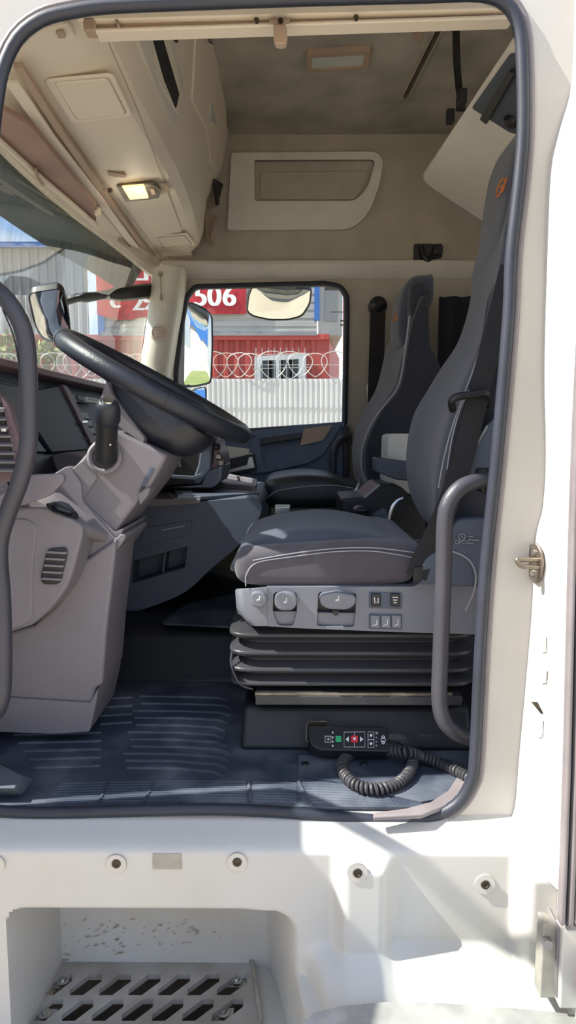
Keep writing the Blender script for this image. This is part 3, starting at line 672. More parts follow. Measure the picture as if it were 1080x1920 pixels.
for k in range(5):
    t = (k + .6) / 5.3; x0, x1, y = lerp(88, 76, t), lerp(126, 112, t), lerp(1028, 1094, t)
    obj('grille_bar', MB().prism(PP([(x0, y - 2), (x1, y), (x1 - 1, y + 4), (x0 - 1, y + 2)], 1.478), (0, .012, 0)), M['dash'], db, bevel=.0015)
foot = [(20, 1185), (64, 1172), (106, 1134), (132, 1096), (160, 1050), (218, 1010), (216, 1040), (200, 1180), (192, 1285), (180, 1290), (166, 1368), (100, 1373), (-120, 1365), (-120, 1190)]
fa = PP(foot, 1.585); fb_ = [p + V((.02, .28, 0)) for p in fa]
obj('footwell_pillar', MB().prism(fa, (0, .20, 0)), M['dash'], db, bevel=.016, seg=4)
side('pillar_foot', [(-120, 1300), (170, 1318), (184, 1290), (182, 1310), (168, 1372), (100, 1376), (-120, 1368)], 1.575, .22, M['dash'], .006, bev=.008)
side('column_shroud_base', [(128, 872), (152, 905), (154, 940), (218, 1012), (226, 1000), (238, 1006), (222, 1028), (196, 1062), (132, 1098), (110, 1000), (96, 950), (64, 935), (90, 895)], 1.60, .24, M['dash'], .012, bev=.014)

# ------------------------------------------------------------------ steering column and wheel
sc = empty('steering_column', P(215, 930, 1.8), 'grey steering column with dark shroud under the steering wheel', 'steering column')
side('housing', [(190, 812), (216, 806), (314, 853), (300, 882), (282, 912), (226, 984), (213, 1008), (192, 990), (146, 938), (138, 905), (132, 882), (152, 862)], 1.62, .26, M['dash'], [.01, .01, .01, .01, .02, .03, .02, .02, .02, .02, .01, .02], parent=sc, bev=.018, seg=4)
side('facet', [(150, 866), (184, 894), (152, 940), (142, 930), (146, 905), (134, 880)], 1.612, .03, M['dash'], .004, parent=sc, bev=.003)
side('lower_collar', [(154, 938), (216, 998), (232, 990), (226, 1004), (214, 1014), (196, 998), (150, 948)], 1.608, .25, M['dash'], .005, parent=sc, bev=.004)
side('latch', [(282, 876), (290, 878), (272, 912), (264, 914)], 1.616, .02, M['dash_dk'], .003, parent=sc, bev=.002)
side('latch', [(264, 914), (272, 912), (266, 922), (261, 924)], 1.614, .012, M['black'], .002, parent=sc, bev=.001)
side('latch', [(258, 924), (282, 912), (278, 928), (262, 948)], 1.616, .05, M['dash'], .006, parent=sc, bev=.004)
shr = cr(PP([(206, 704), (240, 700), (320, 756), (392, 812), (392, 830), (366, 852), (336, 856), (300, 845), (262, 825), (226, 795), (192, 768), (196, 740)], 1.70), 4)
obj('shroud', MB().pad(shr, 1.655, 1.875, .06, 6), M['leather'], sc)
wed = rnd(PP([(200, 712), (207, 735), (240, 780), (272, 822), (268, 832), (230, 806), (190, 768), (187, 755), (194, 728)], 1.64), .008)
obj('shroud_side', MB().prism(wed, (0, .05, 0)), M['dash'], sc, bevel=.006)
# stalk in its round socket
a0, a1 = P(199, 855, 1.60), P(203, 752, 1.52); ax = (a1 - a0).normalized(); Ls = (a1 - a0).length
obj('socket_plate', MB().prism(rnd(PP([(168, 832), (206, 815), (224, 832), (224, 858), (206, 882), (186, 884), (160, 860)], 1.612), .02), (0, .02, 0)), M['dash'], sc, bevel=.006)
obj('socket_ring', MB().revolve([(.040, 0), (.040, .008), (.034, .013), (.028, .008), (.028, 0)], P(196, 858, 1.608), (.1, -1, .25), 28), M['dash'], sc)
stk = obj('stalk', MB().revolve([(0, -.01), (.027, -.005), (.0265, .02), (.024, Ls * .35), (.024, Ls * .66), (.0, Ls * .66)], a0, ax, 24), M['black'], sc, label='black column stalk')
obj('stalk_cap', MB().revolve([(.0, Ls * .65), (.0265, Ls * .65), (.028, Ls * .68), (.027, Ls * .88), (.022, Ls * .97), (.017, Ls), (0, Ls)], a0, ax, 14), M['leather'], sc, bevel=.001)
obj('stalk_button', MB().revolve([(0, .004), (.012, .004), (.013, 0), (0, 0)], a1, ax, 20), M['silver'], sc, label='silver end button')
obj('stalk_dot', MB().revolve([(0, .001), (.002, .001), (.002, 0), (0, 0)], P(207, 834, 1.545), (0, -1, 0), 8), M['whiteink'], sc)

wc = (P(117, 628, 1.76) + P(466, 822, 1.76)) / 2; R_ = (P(117, 628, 1.76) - P(466, 822, 1.76)).length / 2 - .020
d1 = (P(466, 822, 1.76) - P(117, 628, 1.76)).normalized()
d2 = V((.03, .97, .015)); d2 = (d2 - d1 * d2.dot(d1)).normalized(); wn_ = d1.cross(d2).normalized()
if wn_.z < 0: wn_ = -wn_
sw = empty('steering_wheel', wc, 'large black leather steering wheel tilted over the column', 'steering wheel')
ring = [wc + d1 * (R_ * math.cos(a)) + d2 * (R_ * math.sin(a)) for a in [2 * math.pi * k / 72 for k in range(72)]]
obj('rim', MB().tube(ring, .0235, 14, closed=True), M['leather'], sw)
for a in (.35, 2.1, -1.25, -2.6):
    c = wc + d1 * (R_ * math.cos(a)) + d2 * (R_ * math.sin(a)); t_ = (-d1 * math.sin(a) + d2 * math.cos(a))
    obj('rim_seam', MB().revolve([(.0241, -.0012), (.0241, .0012)], c, t_, 18), M['black'], sw)
hubc = wc - wn_ * .045
obj('hub', MB().revolve([(0, .045), (.06, .042), (.082, .028), (.088, 0), (.07, -.05), (0, -.05)], hubc, wn_, 32), M['black'], sw)
for a in (.5, 2.64, -.5, -2.64):
    dr_ = d1 * math.cos(a) + d2 * math.sin(a); tt = -d1 * math.sin(a) + d2 * math.cos(a)
    p0, p1 = hubc + dr_ * .07, wc + dr_ * (R_ - .01) - wn_ * .006
    obj('spoke', MB().loft([[p0 + tt * .028 + wn_ * .012, p0 - tt * .028 + wn_ * .012, p0 - tt * .028 - wn_ * .008, p0 + tt * .028 - wn_ * .008], [p1 + tt * .018 + wn_ * .008, p1 - tt * .018 + wn_ * .008, p1 - tt * .018 - wn_ * .008, p1 + tt * .018 - wn_ * .008]]), M['black'], sw, bevel=.004)
    pb = p0.lerp(p1, .45) + wn_ * .011
    obj('spoke_trim', MB().box(pb, (.004, .004, .004)).add([p0.lerp(p1, .3) + tt * .01 + wn_ * .014, p0.lerp(p1, .7) + tt * .006 + wn_ * .013, p0.lerp(p1, .7) - tt * .006 + wn_ * .013, p0.lerp(p1, .3) - tt * .01 + wn_ * .014], [(0, 1, 2, 3)]), M['silver'], sw)

# ------------------------------------------------------------------ instrument pod and centre stack beyond the wheel
pod = empty('centre_stack', P(350, 880, 2.45), 'dark centre stack with mauve side and control knobs behind the steering wheel', 'control panel')
side('housing', [(282, 800), (405, 800), (402, 830), (398, 872), (384, 910), (284, 916), (262, 880)], 2.38, .30, M['black'], .02, parent=pod, bev=.012)
side('frame', [(378, 818), (398, 815), (396, 880), (372, 908), (360, 904), (372, 870)], 2.365, .30, M['dash_dk'], .01, parent=pod, bev=.01)
side('mauve_cheek', [(396, 822), (404, 818), (406, 834), (414, 852), (418, 878), (400, 892), (394, 880)], 2.40, .30, M['mauve'], .01, parent=pod, bev=.010)
side('lower_cup', [(386, 884), (418, 872), (414, 902), (400, 914), (374, 914), (382, 900)], 2.37, .30, M['dash_dk'], .012, parent=pod, bev=.012)
side('lower_edge', [(272, 887), (362, 893), (380, 886), (384, 892), (366, 900), (270, 893)], 2.36, .03, M['dash_dk'], .006, parent=pod, bev=.004)
for k in range(4):
    side('vent_slat', [(290 + k * 14, 854), (294 + k * 14, 854), (298 + k * 14, 876), (294 + k * 14, 876)], 2.372, .01, M['dash_dk'], .001, parent=pod, bev=.001)
for px, py in ((404, 838), (408, 856), (413, 870)):
    obj('knob', MB().revolve([(0, .016), (.010, .015), (.013, 0), (0, 0)], P(px, py, 2.40), (1, -.3, .1), 16), M['silver'] if py != 838 else M['black'], pod)

# ------------------------------------------------------------------ engine-tunnel console
co = empty('centre_console', V((-.36, 2.5, FZ)), 'slate blue centre console with sunken pocket, drawer and top trays', 'console')
YC = 2.25
out = rnd(PP([(205, 920), (376, 940), (480, 932), (494, 952), (480, 985), (440, 1032), (400, 1062), (350, 1112), (290, 1136), (205, 1162)], YC), [.0, .01, .03, .03, .03, .04, .06, .08, .03, .0])
pkt = rnd(PP([(250, 1052), (352, 1024), (346, 1064), (247, 1094)], YC), .006)
obj('body', MB().plate(out, [pkt], (0, .10, 0)), M['dash_dk'], co, bevel=.008)
obj('body_back', MB().prism([p + V((0, .10, 0)) for p in out], (0, .62, 0)), M['dash_dk'], co)
side('pocket_divider', [(308, 1036), (312, 1035), (307, 1078), (303, 1079)], YC + .02, .07, M['dash_dk'], .001, parent=co, bev=.001)
side('pocket_lip', [(346, 1066), (352, 1040), (356, 1040), (352, 1064), (322, 1078), (320, 1073)], YC - .004, .02, M['dash_dk'], .001, parent=co, bev=.001)
dwr = side('drawer', [(270, 990), (360, 976), (359, 1002), (262, 1024)], YC - .005, .02, M['dash_dk'], .004, parent=co, bev=.003)
side('drawer_line', [(304, 993), (346, 985), (346, 987), (304, 995)], YC - .007, .003, M['greyink'], .0005, parent=co, bev=.0)
obj('top_rim', MB().prism(rnd(PP([(262, 930), (376, 936), (374, 944), (262, 952)], YC - .015), .003), (0, .03, 0)), M['dash'], co, bevel=.003)
ct = P(376, 938, YC).z
def ctop(px, py, o=0): return PZ(px, py, ct + o)
tp = [ctop(262, 934, .001), ctop(376, 938, .001), ctop(486, 930, .001), ctop(484, 915, .001), ctop(430, 898, .001), ctop(250, 898, .001)]
obj('top_deck', MB().prism(tp, (0, 0, .012)), M['dash_dk'], co, bevel=.003)
for q in ([(270, 934), (326, 936), (306, 918), (282, 918)], [(334, 936), (368, 937), (352, 919), (314, 918)]):
    obj('tray', MB().prism(rnd([ctop(x, y, .014) for x, y in q], .006), (0, 0, .002)), M['black'], co)
for k in range(4):
    obj('tray_rib', MB().box(ctop(345 + k * 2, 921 + k * 4, .018), (.06, .006, .004)), M['dash_dk'], co)
cup = [ctop(x, y, .0) for x, y in ((402, 920), (480, 927), (482, 912), (424, 899), (405, 900))]
cup_in = [ctop(x, y, .0) for x, y in ((412, 917), (472, 922), (474, 912), (426, 903), (412, 904))]
obj('cup_tray', MB().plate(rnd(cup, .02), [rnd(cup_in, .02)], (0, 0, .03)), M['dash'], co, bevel=.004)
obj('cup_floor', MB().prism(rnd(cup_in, .02), (0, 0, .014)), M['black'], co)

# ------------------------------------------------------------------ far door trim
fd = empty('door_2', P(520, 880, 3.55), None, None); fd['kind'] = 'structure'
YD = 3.56
side('lower_trim', [(330, 822), (470, 812), (646, 793), (646, 1010), (330, 1010)], YD, .05, M['door_trim'], .004, parent=fd, bev=.006)
side('sill_cap', [(330, 812), (470, 808), (646, 790), (646, 800), (470, 818), (330, 826)], YD - .02, .07, M['door_trim'], .003, parent=fd, bev=.006)
side('pale_insert', [(392, 832), (470, 842), (466, 852), (420, 861), (398, 862)], YD - .012, .02, M['pillar'], .004, parent=fd, bev=.004)
arm = rnd(PP([(487, 822), (566, 812), (560, 838), (546, 852), (500, 874), (492, 860)], YD - .03), .02)
ap_o = rnd(PP([(468, 838), (480, 816), (640, 796), (632, 812), (606, 852), (580, 868), (500, 886), (470, 888)], YD - .03), .02)
obj('armrest_panel', MB().plate(ap_o, [arm], (0, .03, 0)), M['door_trim'], fd, bevel=.006)
obj('pocket', MB().prism([p + V((0, .028, 0)) for p in arm], (0, .004, 0)), M['door_trim'], fd)
side('grab_lip', [(487, 822), (566, 811), (566, 822), (488, 834)], YD - .05, .04, M['leather'], .004, parent=fd, bev=.006)
side('switch_plate', [(570, 804), (624, 797), (606, 826), (562, 836)], YD - .045, .02, M['beige_dark'], .006, parent=fd, bev=.004, label='brown switch plate')
side('handle_recess', [(410, 862), (478, 852), (482, 882), (430, 892), (412, 884)], YD - .036, .02, M['black'], .008, parent=fd, bev=.003)
hd_ = PP([(426, 882), (463, 872), (466, 858), (473, 856), (478, 877), (430, 887)], YD - .05)
obj('handle', MB().prism(rnd(hd_, .005), (0, .014, 0)), M['silver'], fd, bevel=.003, label='silver door handle')
obj('trim_line', MB().tube([P(400, 866, YD - .03), P(440, 858, YD - .034), P(472, 850, YD - .034)], .003, 6), M['silver'], fd)
fg = empty('grab_handle', P(634, 890, 3.48), 'slim dark grab handle beside the far door behind the passenger seat', 'grab handle')
obj('bar', MB().tube(cr([P(654, 820, 3.5), P(640, 824, 3.45), P(628, 838, 3.43), P(625, 860, 3.43), P(625, 920, 3.43)], 5, closed=False), .018, 10), M['grip'], fg)
obj('mount', MB().box(P(653, 822, 3.52), (.03, .08, .05)), M['black'], fg, bevel=.004)
obj('sill_post', MB().prism(PP([(643, 800), (654, 800), (655, 900), (643, 900)], 3.52), (0, .05, 0)), M['black'], label='black upright post beside the far door window corner', cat='post', bevel=.004)
# ------------------------------------------------------------------ floor mat and tunnel
def floorz(px, py, o=0): return PZ(px, py, FZ + o)
mt = empty('floor_mat', V((-.2, 1.6, FZ)), 'dusty black ribbed rubber mat covering the cab floor', 'floor mat')
mb = MB(); mb.prism(rnd([V((-1.05, 1.303, FZ)), V((.44, 1.303, FZ)), V((.44, 2.2, FZ)), V((-1.05, 2.2, FZ))], .03), (0, 0, .006))
def rib(pts, r=.0045):
    mb.tube([floorz(x, y, .006) for x, y in pts], r, 8)
for k in range(11):
    y = 1306 + k * 13.4; x0 = lerp(262, 232, k / 10) + 8 * math.sin(k * 2.1); x1 = lerp(430, 425, k / 10) + 6 * math.sin(k)
    rib([(x0, y), ((x0 + x1) / 2, y + 1), (x1 - 20, y + 3 + k * .5), (x1, y + 8 + k)])
for k in range(9):
    y = 1312 + k * 15.5
    if y > 1365: rib([(lerp(20, 70, (y - 1365) / 80), y + 4), (130, y + 2), (190, y)])
    else: rib([(188, y), (215, y - 2), (248, y - 4)])
for k in range(8):     # threshold strip
    y = 1466 + k * 5
    rib([(112 - k * 4, y + 4), (210, y + 1), (330, y - 1), (462, y)], .0022)
    rib([(474, y + 1), (540, y + 2), (556, y + 4)], .0022)
    rib([(566, y + 2), (620, y + 4), (668 + k * 3, y + 7)], .0022)
    rib([(676 + k * 3, y + 8), (715 + k * 4, y + 11)], .0022)
for q in ([(204, 1464), (186, 1506)], [(290, 1464), (270, 1506)], [(466, 1464), (470, 1506)], [(560, 1466), (582, 1510)]): rib(q, .004)
obj('sheet', mb, M['mat'], mt)
obj('raised_corner', MB().loft([[floorz(x, y, .004) for x, y in ((-60, 1400), (66, 1462), (42, 1492), (-60, 1492))], [floorz(x, y, .04) for x, y in ((-60, 1400), (40, 1455), (28, 1478), (-60, 1478))]]), M['mat'], mt, bevel=.004)
rz = [PZ(x, y, FZ + .007) for x, y in ((560, 1418), (840, 1424), (872, 1452), (850, 1494), (790, 1506), (640, 1470), (560, 1455))]
mb = MB(); mb.prism(rz, (0, 0, .003))
obj('ribbed_patch', mb, M['mat'], mt)
for px, py in ((572, 1433), (682, 1433)):
    obj('stud', MB().revolve([(0, .004), (.008, .004), (.010, 0), (0, 0)], floorz(px, py, .009), (0, 0, 1), 16), M['mat_dk'], mt)
tn = [V((-.80, 2.02, FZ)), V((.40, 2.02, FZ)), V((.40, 2.10, FZ + .15)), V((-.80, 2.10, FZ + .15))]
mb = MB(); mb.prism([V((-.80, 1.98, FZ)), V((-.80, 2.03, FZ + .05)), V((-.80, 2.09, FZ + .135)), V((-.80, 2.17, FZ + .155)), V((-.80, 3.0, FZ + .155)), V((-.80, 3.0, FZ))], (1.5, 0, 0))
obj('engine_tunnel', mb, M['mat_dk'], label='black rubber covered engine tunnel rising behind the floor mat', cat='engine tunnel', bevel=.02)
mb = MB()
obj('tunnel_pad', MB().prism(rnd([PZ(x, y, FZ + .157) for x, y in ((300, 1172), (350, 1135), (440, 1115), (470, 1120), (470, 1180))], .03), (0, 0, .006)), M['mat'], label='worn grey anti slip pad on the engine tunnel beside the driver seat', cat='pad', bevel=.002)
# rear threshold: painted corner of the sill inside the seal
tr = [PZ(x, y, FZ + .004) for x, y in ((700, 1532), (760, 1524), (806, 1512), (840, 1490), (862, 1456), (872, 1444), (884, 1470), (852, 1512), (790, 1536), (700, 1540))]
obj('sill_plate', MB().prism(tr, (0, 0, .010)), M['rubber_lip'], label='dusty sill strip in the rear corner of the door opening', cat='sill strip', bevel=.003)

# ------------------------------------------------------------------ seats
def seat(loc, label, cushY, cush, backY, back, headY, head, seam, side_poly, logo, driver):
    st = empty('truck_seat', loc, label, 'seat')
    y0, y1 = cushY
    yr = lambda pts, Y, n=5: cr(PP(pts, Y), n)
    obj('cushion', MB().pad(yr(cush[0], cush[1]), y0, y1, .05, 7, bulge=lambda t: .006 * math.sin(math.pi * t)), M['fabric_lt'], st, angle=60)
    y0, y1 = backY
    obj('backrest', MB().pad(yr(back[0], back[1]), y0, y1, .05, 7), M['fabric'], st, angle=60)
    y0, y1 = headY
    obj('headrest', MB().pad(yr(head[0], head[1]), y0, y1, .045, 6), M['fabric'], st, angle=60)
    if side_poly: obj('side_bolster', MB().pad(yr(side_poly[0], side_poly[1], 4), backY[0] - .022, backY[0] + .05, .02, 4), M['fabric_dk'], st, label='dark side bolster')
    for k, (q, Y) in enumerate(seam):
        obj('piping', MB().tube(cr(PP(q, Y), 5, closed=False), .0028, 6), M['stitch'], st, label='pale stitched piping')
    if logo: logo(st)
    return st
def logo_at(px, py, Y, s):
    def fn(st):
        c = P(px, py, Y); r = V((.10, -.98, 0)); 
        up = V((.25, 0, 1))
        n = r.cross(up).normalized()
        o = c
        rr = r.normalized(); uu = up.normalized()
        mb = MB()
        ring = [o + rr * (s * math.cos(a)) + uu * (s * math.sin(a)) for a in [math.radians(40 + 300 * k / 20) for k in range(21)]]
        mb.tube(ring, s * .10, 6)
        mb.tube([o + rr * s, o + rr * (s * .1)], s * .10, 6); mb.tube([o + rr * (s * .75) - uu * (s * .9), o + rr * (s * 1.5) + uu * (s * .7), o + rr * (s * 1.5) - uu * s], s * .09, 6)
        obj('emblem', mb, M['orange'], st, label='orange stitched emblem')
    return fn

# driver
d_c = [(436, 1052), (441, 1030), (456, 1002), (486, 976), (540, 962), (600, 958), (660, 968), (720, 982), (786, 992), (788, 1030), (776, 1082), (740, 1098), (660, 1102), (560, 1103), (480, 1100), (446, 1090), (437, 1072)]
d_b = [(962, 250), (934, 350), (918, 405), (893, 462), (878, 505), (872, 570), (851, 640), (818, 690), (790, 735), (764, 782), (752, 850), (756, 910), (774, 955), (800, 985), (860, 1010), (900, 940), (930, 800), (962, 640), (990, 480), (1010, 250)]
d_b2 = [(x + (38 if y > 520 else 26), y + (0)) for x, y in d_b]
dback = [P(x, y, 2.0) for x, y in d_b]
DS = empty('truck_seat', V((.05, 1.8, FZ)), 'nearest seat, charcoal driver seat on black bellows base', 'seat')
cu = cr(PP([(438, 1064), (443, 1042), (472, 1028), (560, 1020), (690, 1014), (786, 1024), (789, 1045), (778, 1082), (740, 1098), (560, 1103), (474, 1100), (445, 1088)], 1.55), 5)
obj('cushion', MB().pad(cu, 1.545, 2.06, .03, 8), M['fabric_lt'], DS, angle=60)
# raised centre panel of the cushion
cp = cr(PP([(464, 1022), (465, 1000), (476, 978), (520, 962), (590, 953), (650, 958), (720, 976), (742, 988), (744, 1022), (600, 1034)], 2.02), 4)
obj('cushion_panel', MB().pad(cp, 1.575, 2.04, .045, 7), M['fabric'], DS, angle=60, label='dark ribbed upper panel')
for q in ([(461, 1090), (462, 1068), (482, 1046), (540, 1036), (620, 1026), (690, 1024), (740, 1030), (780, 1038)], [(474, 1042), (540, 1030), (620, 1020), (690, 1018), (740, 1022), (782, 1028)]):
    obj('piping', MB().tube(cr(PP([(x, y + 9) for x, y in q], 1.5435), 5, closed=False), .0014, 6), M['stitch'], DS, label='pale stitched seam')
# backrest lofted from the far edge to the near edge, lumbar swell between
nearp = [(975, 250), (960, 340), (950, 400), (944, 450), (935, 520), (925, 570), (903, 640), (884, 690), (862, 745), (846, 790), (832, 840), (822, 890), (815, 930), (812, 985), (860, 1040), (900, 990), (930, 840), (960, 660), (985, 480), (1010, 250)]
fa_, na_ = [P(x, y, 2.05) for x, y in d_b], [P(x, y, 1.60) for x, y in nearp]
loops = []
N_ = 15
cenf, cenn = sum(fa_, V()) / len(fa_), sum(na_, V()) / len(na_)
for k in range(N_ + 1):
    t = k / N_; row = []
    e_ = min(t, 1 - t); ins = .05 * (1 - math.sqrt(max(0, 1 - max(0, 1 - e_ / .12) ** 2)))
    for i, (f, n) in enumerate(zip(fa_, na_)):
        p = f.lerp(n, t)
        if i < 14: p = p + V((ins + .016 * math.sin(math.pi * t) , 0, 0)) + V((0, 0, -ins * .5 if i < 2 else 0))
        row.append(p)
    loops.append(cr(row, 4))
obj('backrest', MB().loft(loops), M['fabric'], DS, angle=70)
bol = cr(PP([(938, 520), (916, 610), (890, 680), (868, 740), (850, 800), (836, 870), (824, 940), (818, 990), (860, 1030), (905, 980), (930, 840), (960, 700), (985, 520)], 1.59), 4)
obj('side_bolster', MB().pad(bol, 1.562, 1.63, .025, 5), M['fabric_dk'], DS, label='dark side bolster', angle=60)
for q in ([(913, 610), (892, 680), (868, 745), (848, 800), (832, 860), (822, 915)], [(880, 730), (862, 770), (848, 820), (838, 880)]):
    obj('piping', MB().tube(cr(PP(q, 1.560), 5, closed=False), .0017, 6), M['stitch'], DS, label='pale stitched seam')
hp = cr(PP([(976, 246), (950, 290), (937, 350), (930, 400), (924, 440), (927, 480), (945, 486), (990, 470), (1010, 300)], 1.80), 5)
obj('headrest', MB().pad(hp, 1.70, 1.98, .05, 6), M['fabric'], DS, angle=60)
logo_at(938, 352, 1.76, .020)(DS)
# lower trim with levers and switches
YB_ = 1.535
cv = rnd(PP([(499, 1101), (776, 1100), (820, 1076), (905, 1076), (905, 1190), (740, 1185), (560, 1178), (499, 1174)], YB_), .004)
ec = []
for k in range(9):
    a = math.pi / 2 * k / 8; x_ = 443 + 58 * (1 - math.cos(a)); y_ = YB_ + .075 * (1 - math.sin(a)); f_ = 1 - math.cos(a)
    ec.append([P(x_, 1104 - 3 * f_, y_), P(x_ - 2 + 2 * f_, 1107 - 5 * f_, y_ - .003), P(x_, lerp(1138, 1160, sstep(0, .4, f_)), y_ - .002), P(x_ + 4 * (1 - f_), lerp(1152, 1174, sstep(0, .5, f_)), y_ + .006 * (1 - f_)), P(x_ + 4 * (1 - f_), lerp(1152, 1174, sstep(0, .5, f_)), y_ + .05), P(x_, 1104 - 3 * f_, y_ + .05)])
obj('base_end', MB().loft(ec), M['seat_plastic'], DS, angle=50, label='rounded front end of the base trim')
h1 = rnd(PP([(513, 1110), (557, 1110), (557, 1146), (550, 1174), (520, 1173), (511, 1146)], YB_), .01)
h2 = rnd(PP([(597, 1110), (668, 1112), (667, 1146), (664, 1176), (594, 1174), (595, 1146)], YB_), .008)
obj('base_cover', MB().plate(cv, [h1, h2], (0, .03, 0)), M['seat_plastic'], DS, bevel=.008)
obj('base_core', MB().prism([p + V((0, .03, 0)) for p in cv], (0, .48, 0)), M['seat_plastic'], DS, bevel=.006)
for q in ([(511, 1146), (557, 1146), (556, 1172), (514, 1171)], [(594, 1148), (667, 1149), (666, 1174), (594, 1172)]):
    obj('recess_floor', MB().prism(PP(q, YB_ + .010), (0, .02, 0)), M['seat_plastic'], DS, bevel=.002)
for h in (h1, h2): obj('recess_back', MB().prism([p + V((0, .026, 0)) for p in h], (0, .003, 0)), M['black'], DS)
def sp(name, px, Y, d, m, r, bev, par=DS, **k): return obj(name, MB().prism(rnd(PP(px, Y), r), (0, d, 0)), m, par, bevel=bev, **k)
sp('lever', [(471, 1112), (488, 1109), (500, 1116), (499, 1134), (488, 1140), (472, 1137)], YB_ - .016, .03, M['seat_plastic'], .008, .006, label='rounded adjustment button')
sp('lever', [(515, 1116), (536, 1110), (557, 1116), (556, 1136), (548, 1145), (524, 1145), (515, 1136)], YB_ - .018, .035, M['seat_plastic'], .01, .008, label='rounded adjustment lever')
sp('lever', [(599, 1116), (634, 1110), (668, 1118), (667, 1134), (652, 1144), (616, 1143), (600, 1134)], YB_ - .022, .04, M['seat_plastic'], .012, .010, label='wide adjustment lever')
sp('lever_stem', [(622, 1144), (636, 1145), (634, 1154), (626, 1154)], YB_ - .005, .02, M['black'], .002, .001)
def seat_mark(px, py, Y, s, par):
    m = MB(); a = lambda x, y: P(px + x * s, py + y * s, Y)
    m.tube([a(1, -4), a(0.6, 2)], .0011, 5); m.tube([a(.6, 2), a(-4, 2.5)], .0014, 5); m.tube([a(-5, 4), a(2, 4)], .0006, 5)
    return obj('pictogram', m, M['whiteink'], par, label='white seat pictogram')
seat_mark(486, 1122, YB_ - .0168, 1.0, DS); seat_mark(536, 1126, YB_ - .0188, 1.1, DS); seat_mark(634, 1122, YB_ - .0228, 1.1, DS)
sp('switch_frame', [(692, 1110), (754, 1112), (754, 1142), (692, 1140)], YB_ - .003, .01, M['dash_dk'], .003, .0015)
for x, kk in ((696, 0), (732, 1)):
    r_ = sp('rocker_switch', [(x, 1113), (x + 18, 1113), (x + 18, 1138), (x, 1137)], YB_ - .008, .012, M['black'], .003, .002)
    q = MB()
    if kk == 0: q.tube([P(x + 6, 1120, YB_ - .0085), P(x + 7, 1130, YB_ - .0085), P(x + 13, 1130, YB_ - .0085), P(x + 13, 1121, YB_ - .0085)], .0012, 5)
    else:
        for j, w_ in ((0, 5), (1, 4), (2, 2.5)): q.tube([P(x + 9 - w_, 1120 + j * 5, YB_ - .0085), P(x + 9 + w_, 1120 + j * 5, YB_ - .0085)], .0012, 5)
    obj('pictogram', q, M['whiteink'], r_ if False else DS)
sp('switch_frame', [(692, 1151), (754, 1153), (754, 1181), (692, 1179)], YB_ - .003, .01, M['dash_dk'], .003, .0015)
for k in range(3):
    x = 695 + k * 20
    sp('rocker_switch', [(x, 1154), (x + 17, 1155), (x + 17, 1178), (x, 1177)], YB_ - .009, .012, M['seat_plastic'], .002, .002)
    q = MB(); q.tube([P(x + 12, 1162, YB_ - .0095), P(x + 11, 1171, YB_ - .0095), P(x + 4, 1173, YB_ - .0095)], .001, 5); obj('pictogram', q, M['whiteink'], DS)
# side cover with printed mark, recliner housing
shl = rnd(PP([(848, 984), (862, 974), (920, 972), (920, 1100), (820, 1100), (800, 1075), (815, 1050), (846, 1030)], 1.52), .012)
obj('side_cover', MB().prism(shl, (0, .05, 0)), M['dash_dk'], DS, bevel=.008)
obj('cover_line', MB().tube(cr(PP([(848, 1034), (868, 1042), (884, 1056), (892, 1080), (888, 1110), (872, 1146)], 1.518), 4, closed=False), .0022, 6), M['greyink'], DS)
lgp = P(866, 1007, 1.517)
mb = MB(); mb.tube([lgp + V((.0075 * math.cos(a), 0, .0075 * math.sin(a))) for a in [2 * math.pi * k / 18 for k in range(18)]], .0011, 5, closed=True)
mb.tube([lgp + V((-.003, 0, -.003)), lgp + V((0, 0, .005)), lgp + V((.003, 0, -.003))], .0010, 5)
obj('emblem', mb, M['greyink'], DS, label='small grey round emblem')
obj('print', text_mb('DFCV', .012, P(866, 1017, 1.5165), (1, 0, 0), (0, 0, 1)), M['greyink'], DS, label='grey printed letters')
for k, w_ in enumerate((10, 20, 9)):
    obj('print', MB().tube([P(878, 1006 + k * 6, 1.517), P(878 + w_, 1007 + k * 6, 1.517)], .0012, 5), M['greyink'], DS)
sp('recliner_cover', [(862, 886), (912, 800), (940, 770), (940, 900), (880, 900)], 1.545, .04, M['dash_dk'], .012, .008)
obj('recliner_edge', MB().tube(cr(PP([(914, 798), (890, 840), (868, 882), (874, 898)], 1.543), 4, closed=False), .0025, 6), M['greyink'], DS)
sp('belt_anchor', [(800, 1046), (826, 1030), (834, 1040), (812, 1096), (782, 1096), (780, 1080)], 1.50, .06, M['dash_dk'], .01, .008)
# little looped armrest bracket on the side
obj('side_handle', MB().tube(cr([P(849, 768, 1.55), P(847, 752, 1.525), P(858, 744, 1.52), P(884, 740, 1.52), P(908, 736, 1.52), P(914, 742, 1.53), P(914, 760, 1.56)], 5, closed=False), .0085, 10), M['black'], DS)
# bellows
by = [1190, 1208, 1222, 1238, 1254, 1270, 1282, 1294]
loops = []
def rr_loop(x0, x1, y0, y1, z, r=.05):
    return rnd([V((x0, y0, z)), V((x1, y0, z)), V((x1, y1, z)), V((x0, y1, z))], r, 4)
zs = [P(600, y, 1.56).z for y in (1180, 1192, 1212, 1226, 1246, 1258, 1272, 1284, 1297)]
for k, z in enumerate(zs):
    o_ = .028 if k % 2 else .0
    if k in (0, 8): o_ = -.01
    loops.append(rr_loop(-.125 - o_, .40 + o_, 1.60 - o_, 2.02 + o_, z))
    if k % 2: loops.append(rr_loop(-.125 - o_, .40 + o_, 1.60 - o_, 2.02 + o_, z - .008))
obj('bellows', MB().loft(loops), M['bellow'], DS, angle=50, bevel=.003)
obj('base_frame', MB().box(((P(475, 1305, 1.58) + P(850, 1305, 1.58)) / 2 + V((.01, .20, 0))), (.48, .46, .022)), M['bellow'], DS, bevel=.002)
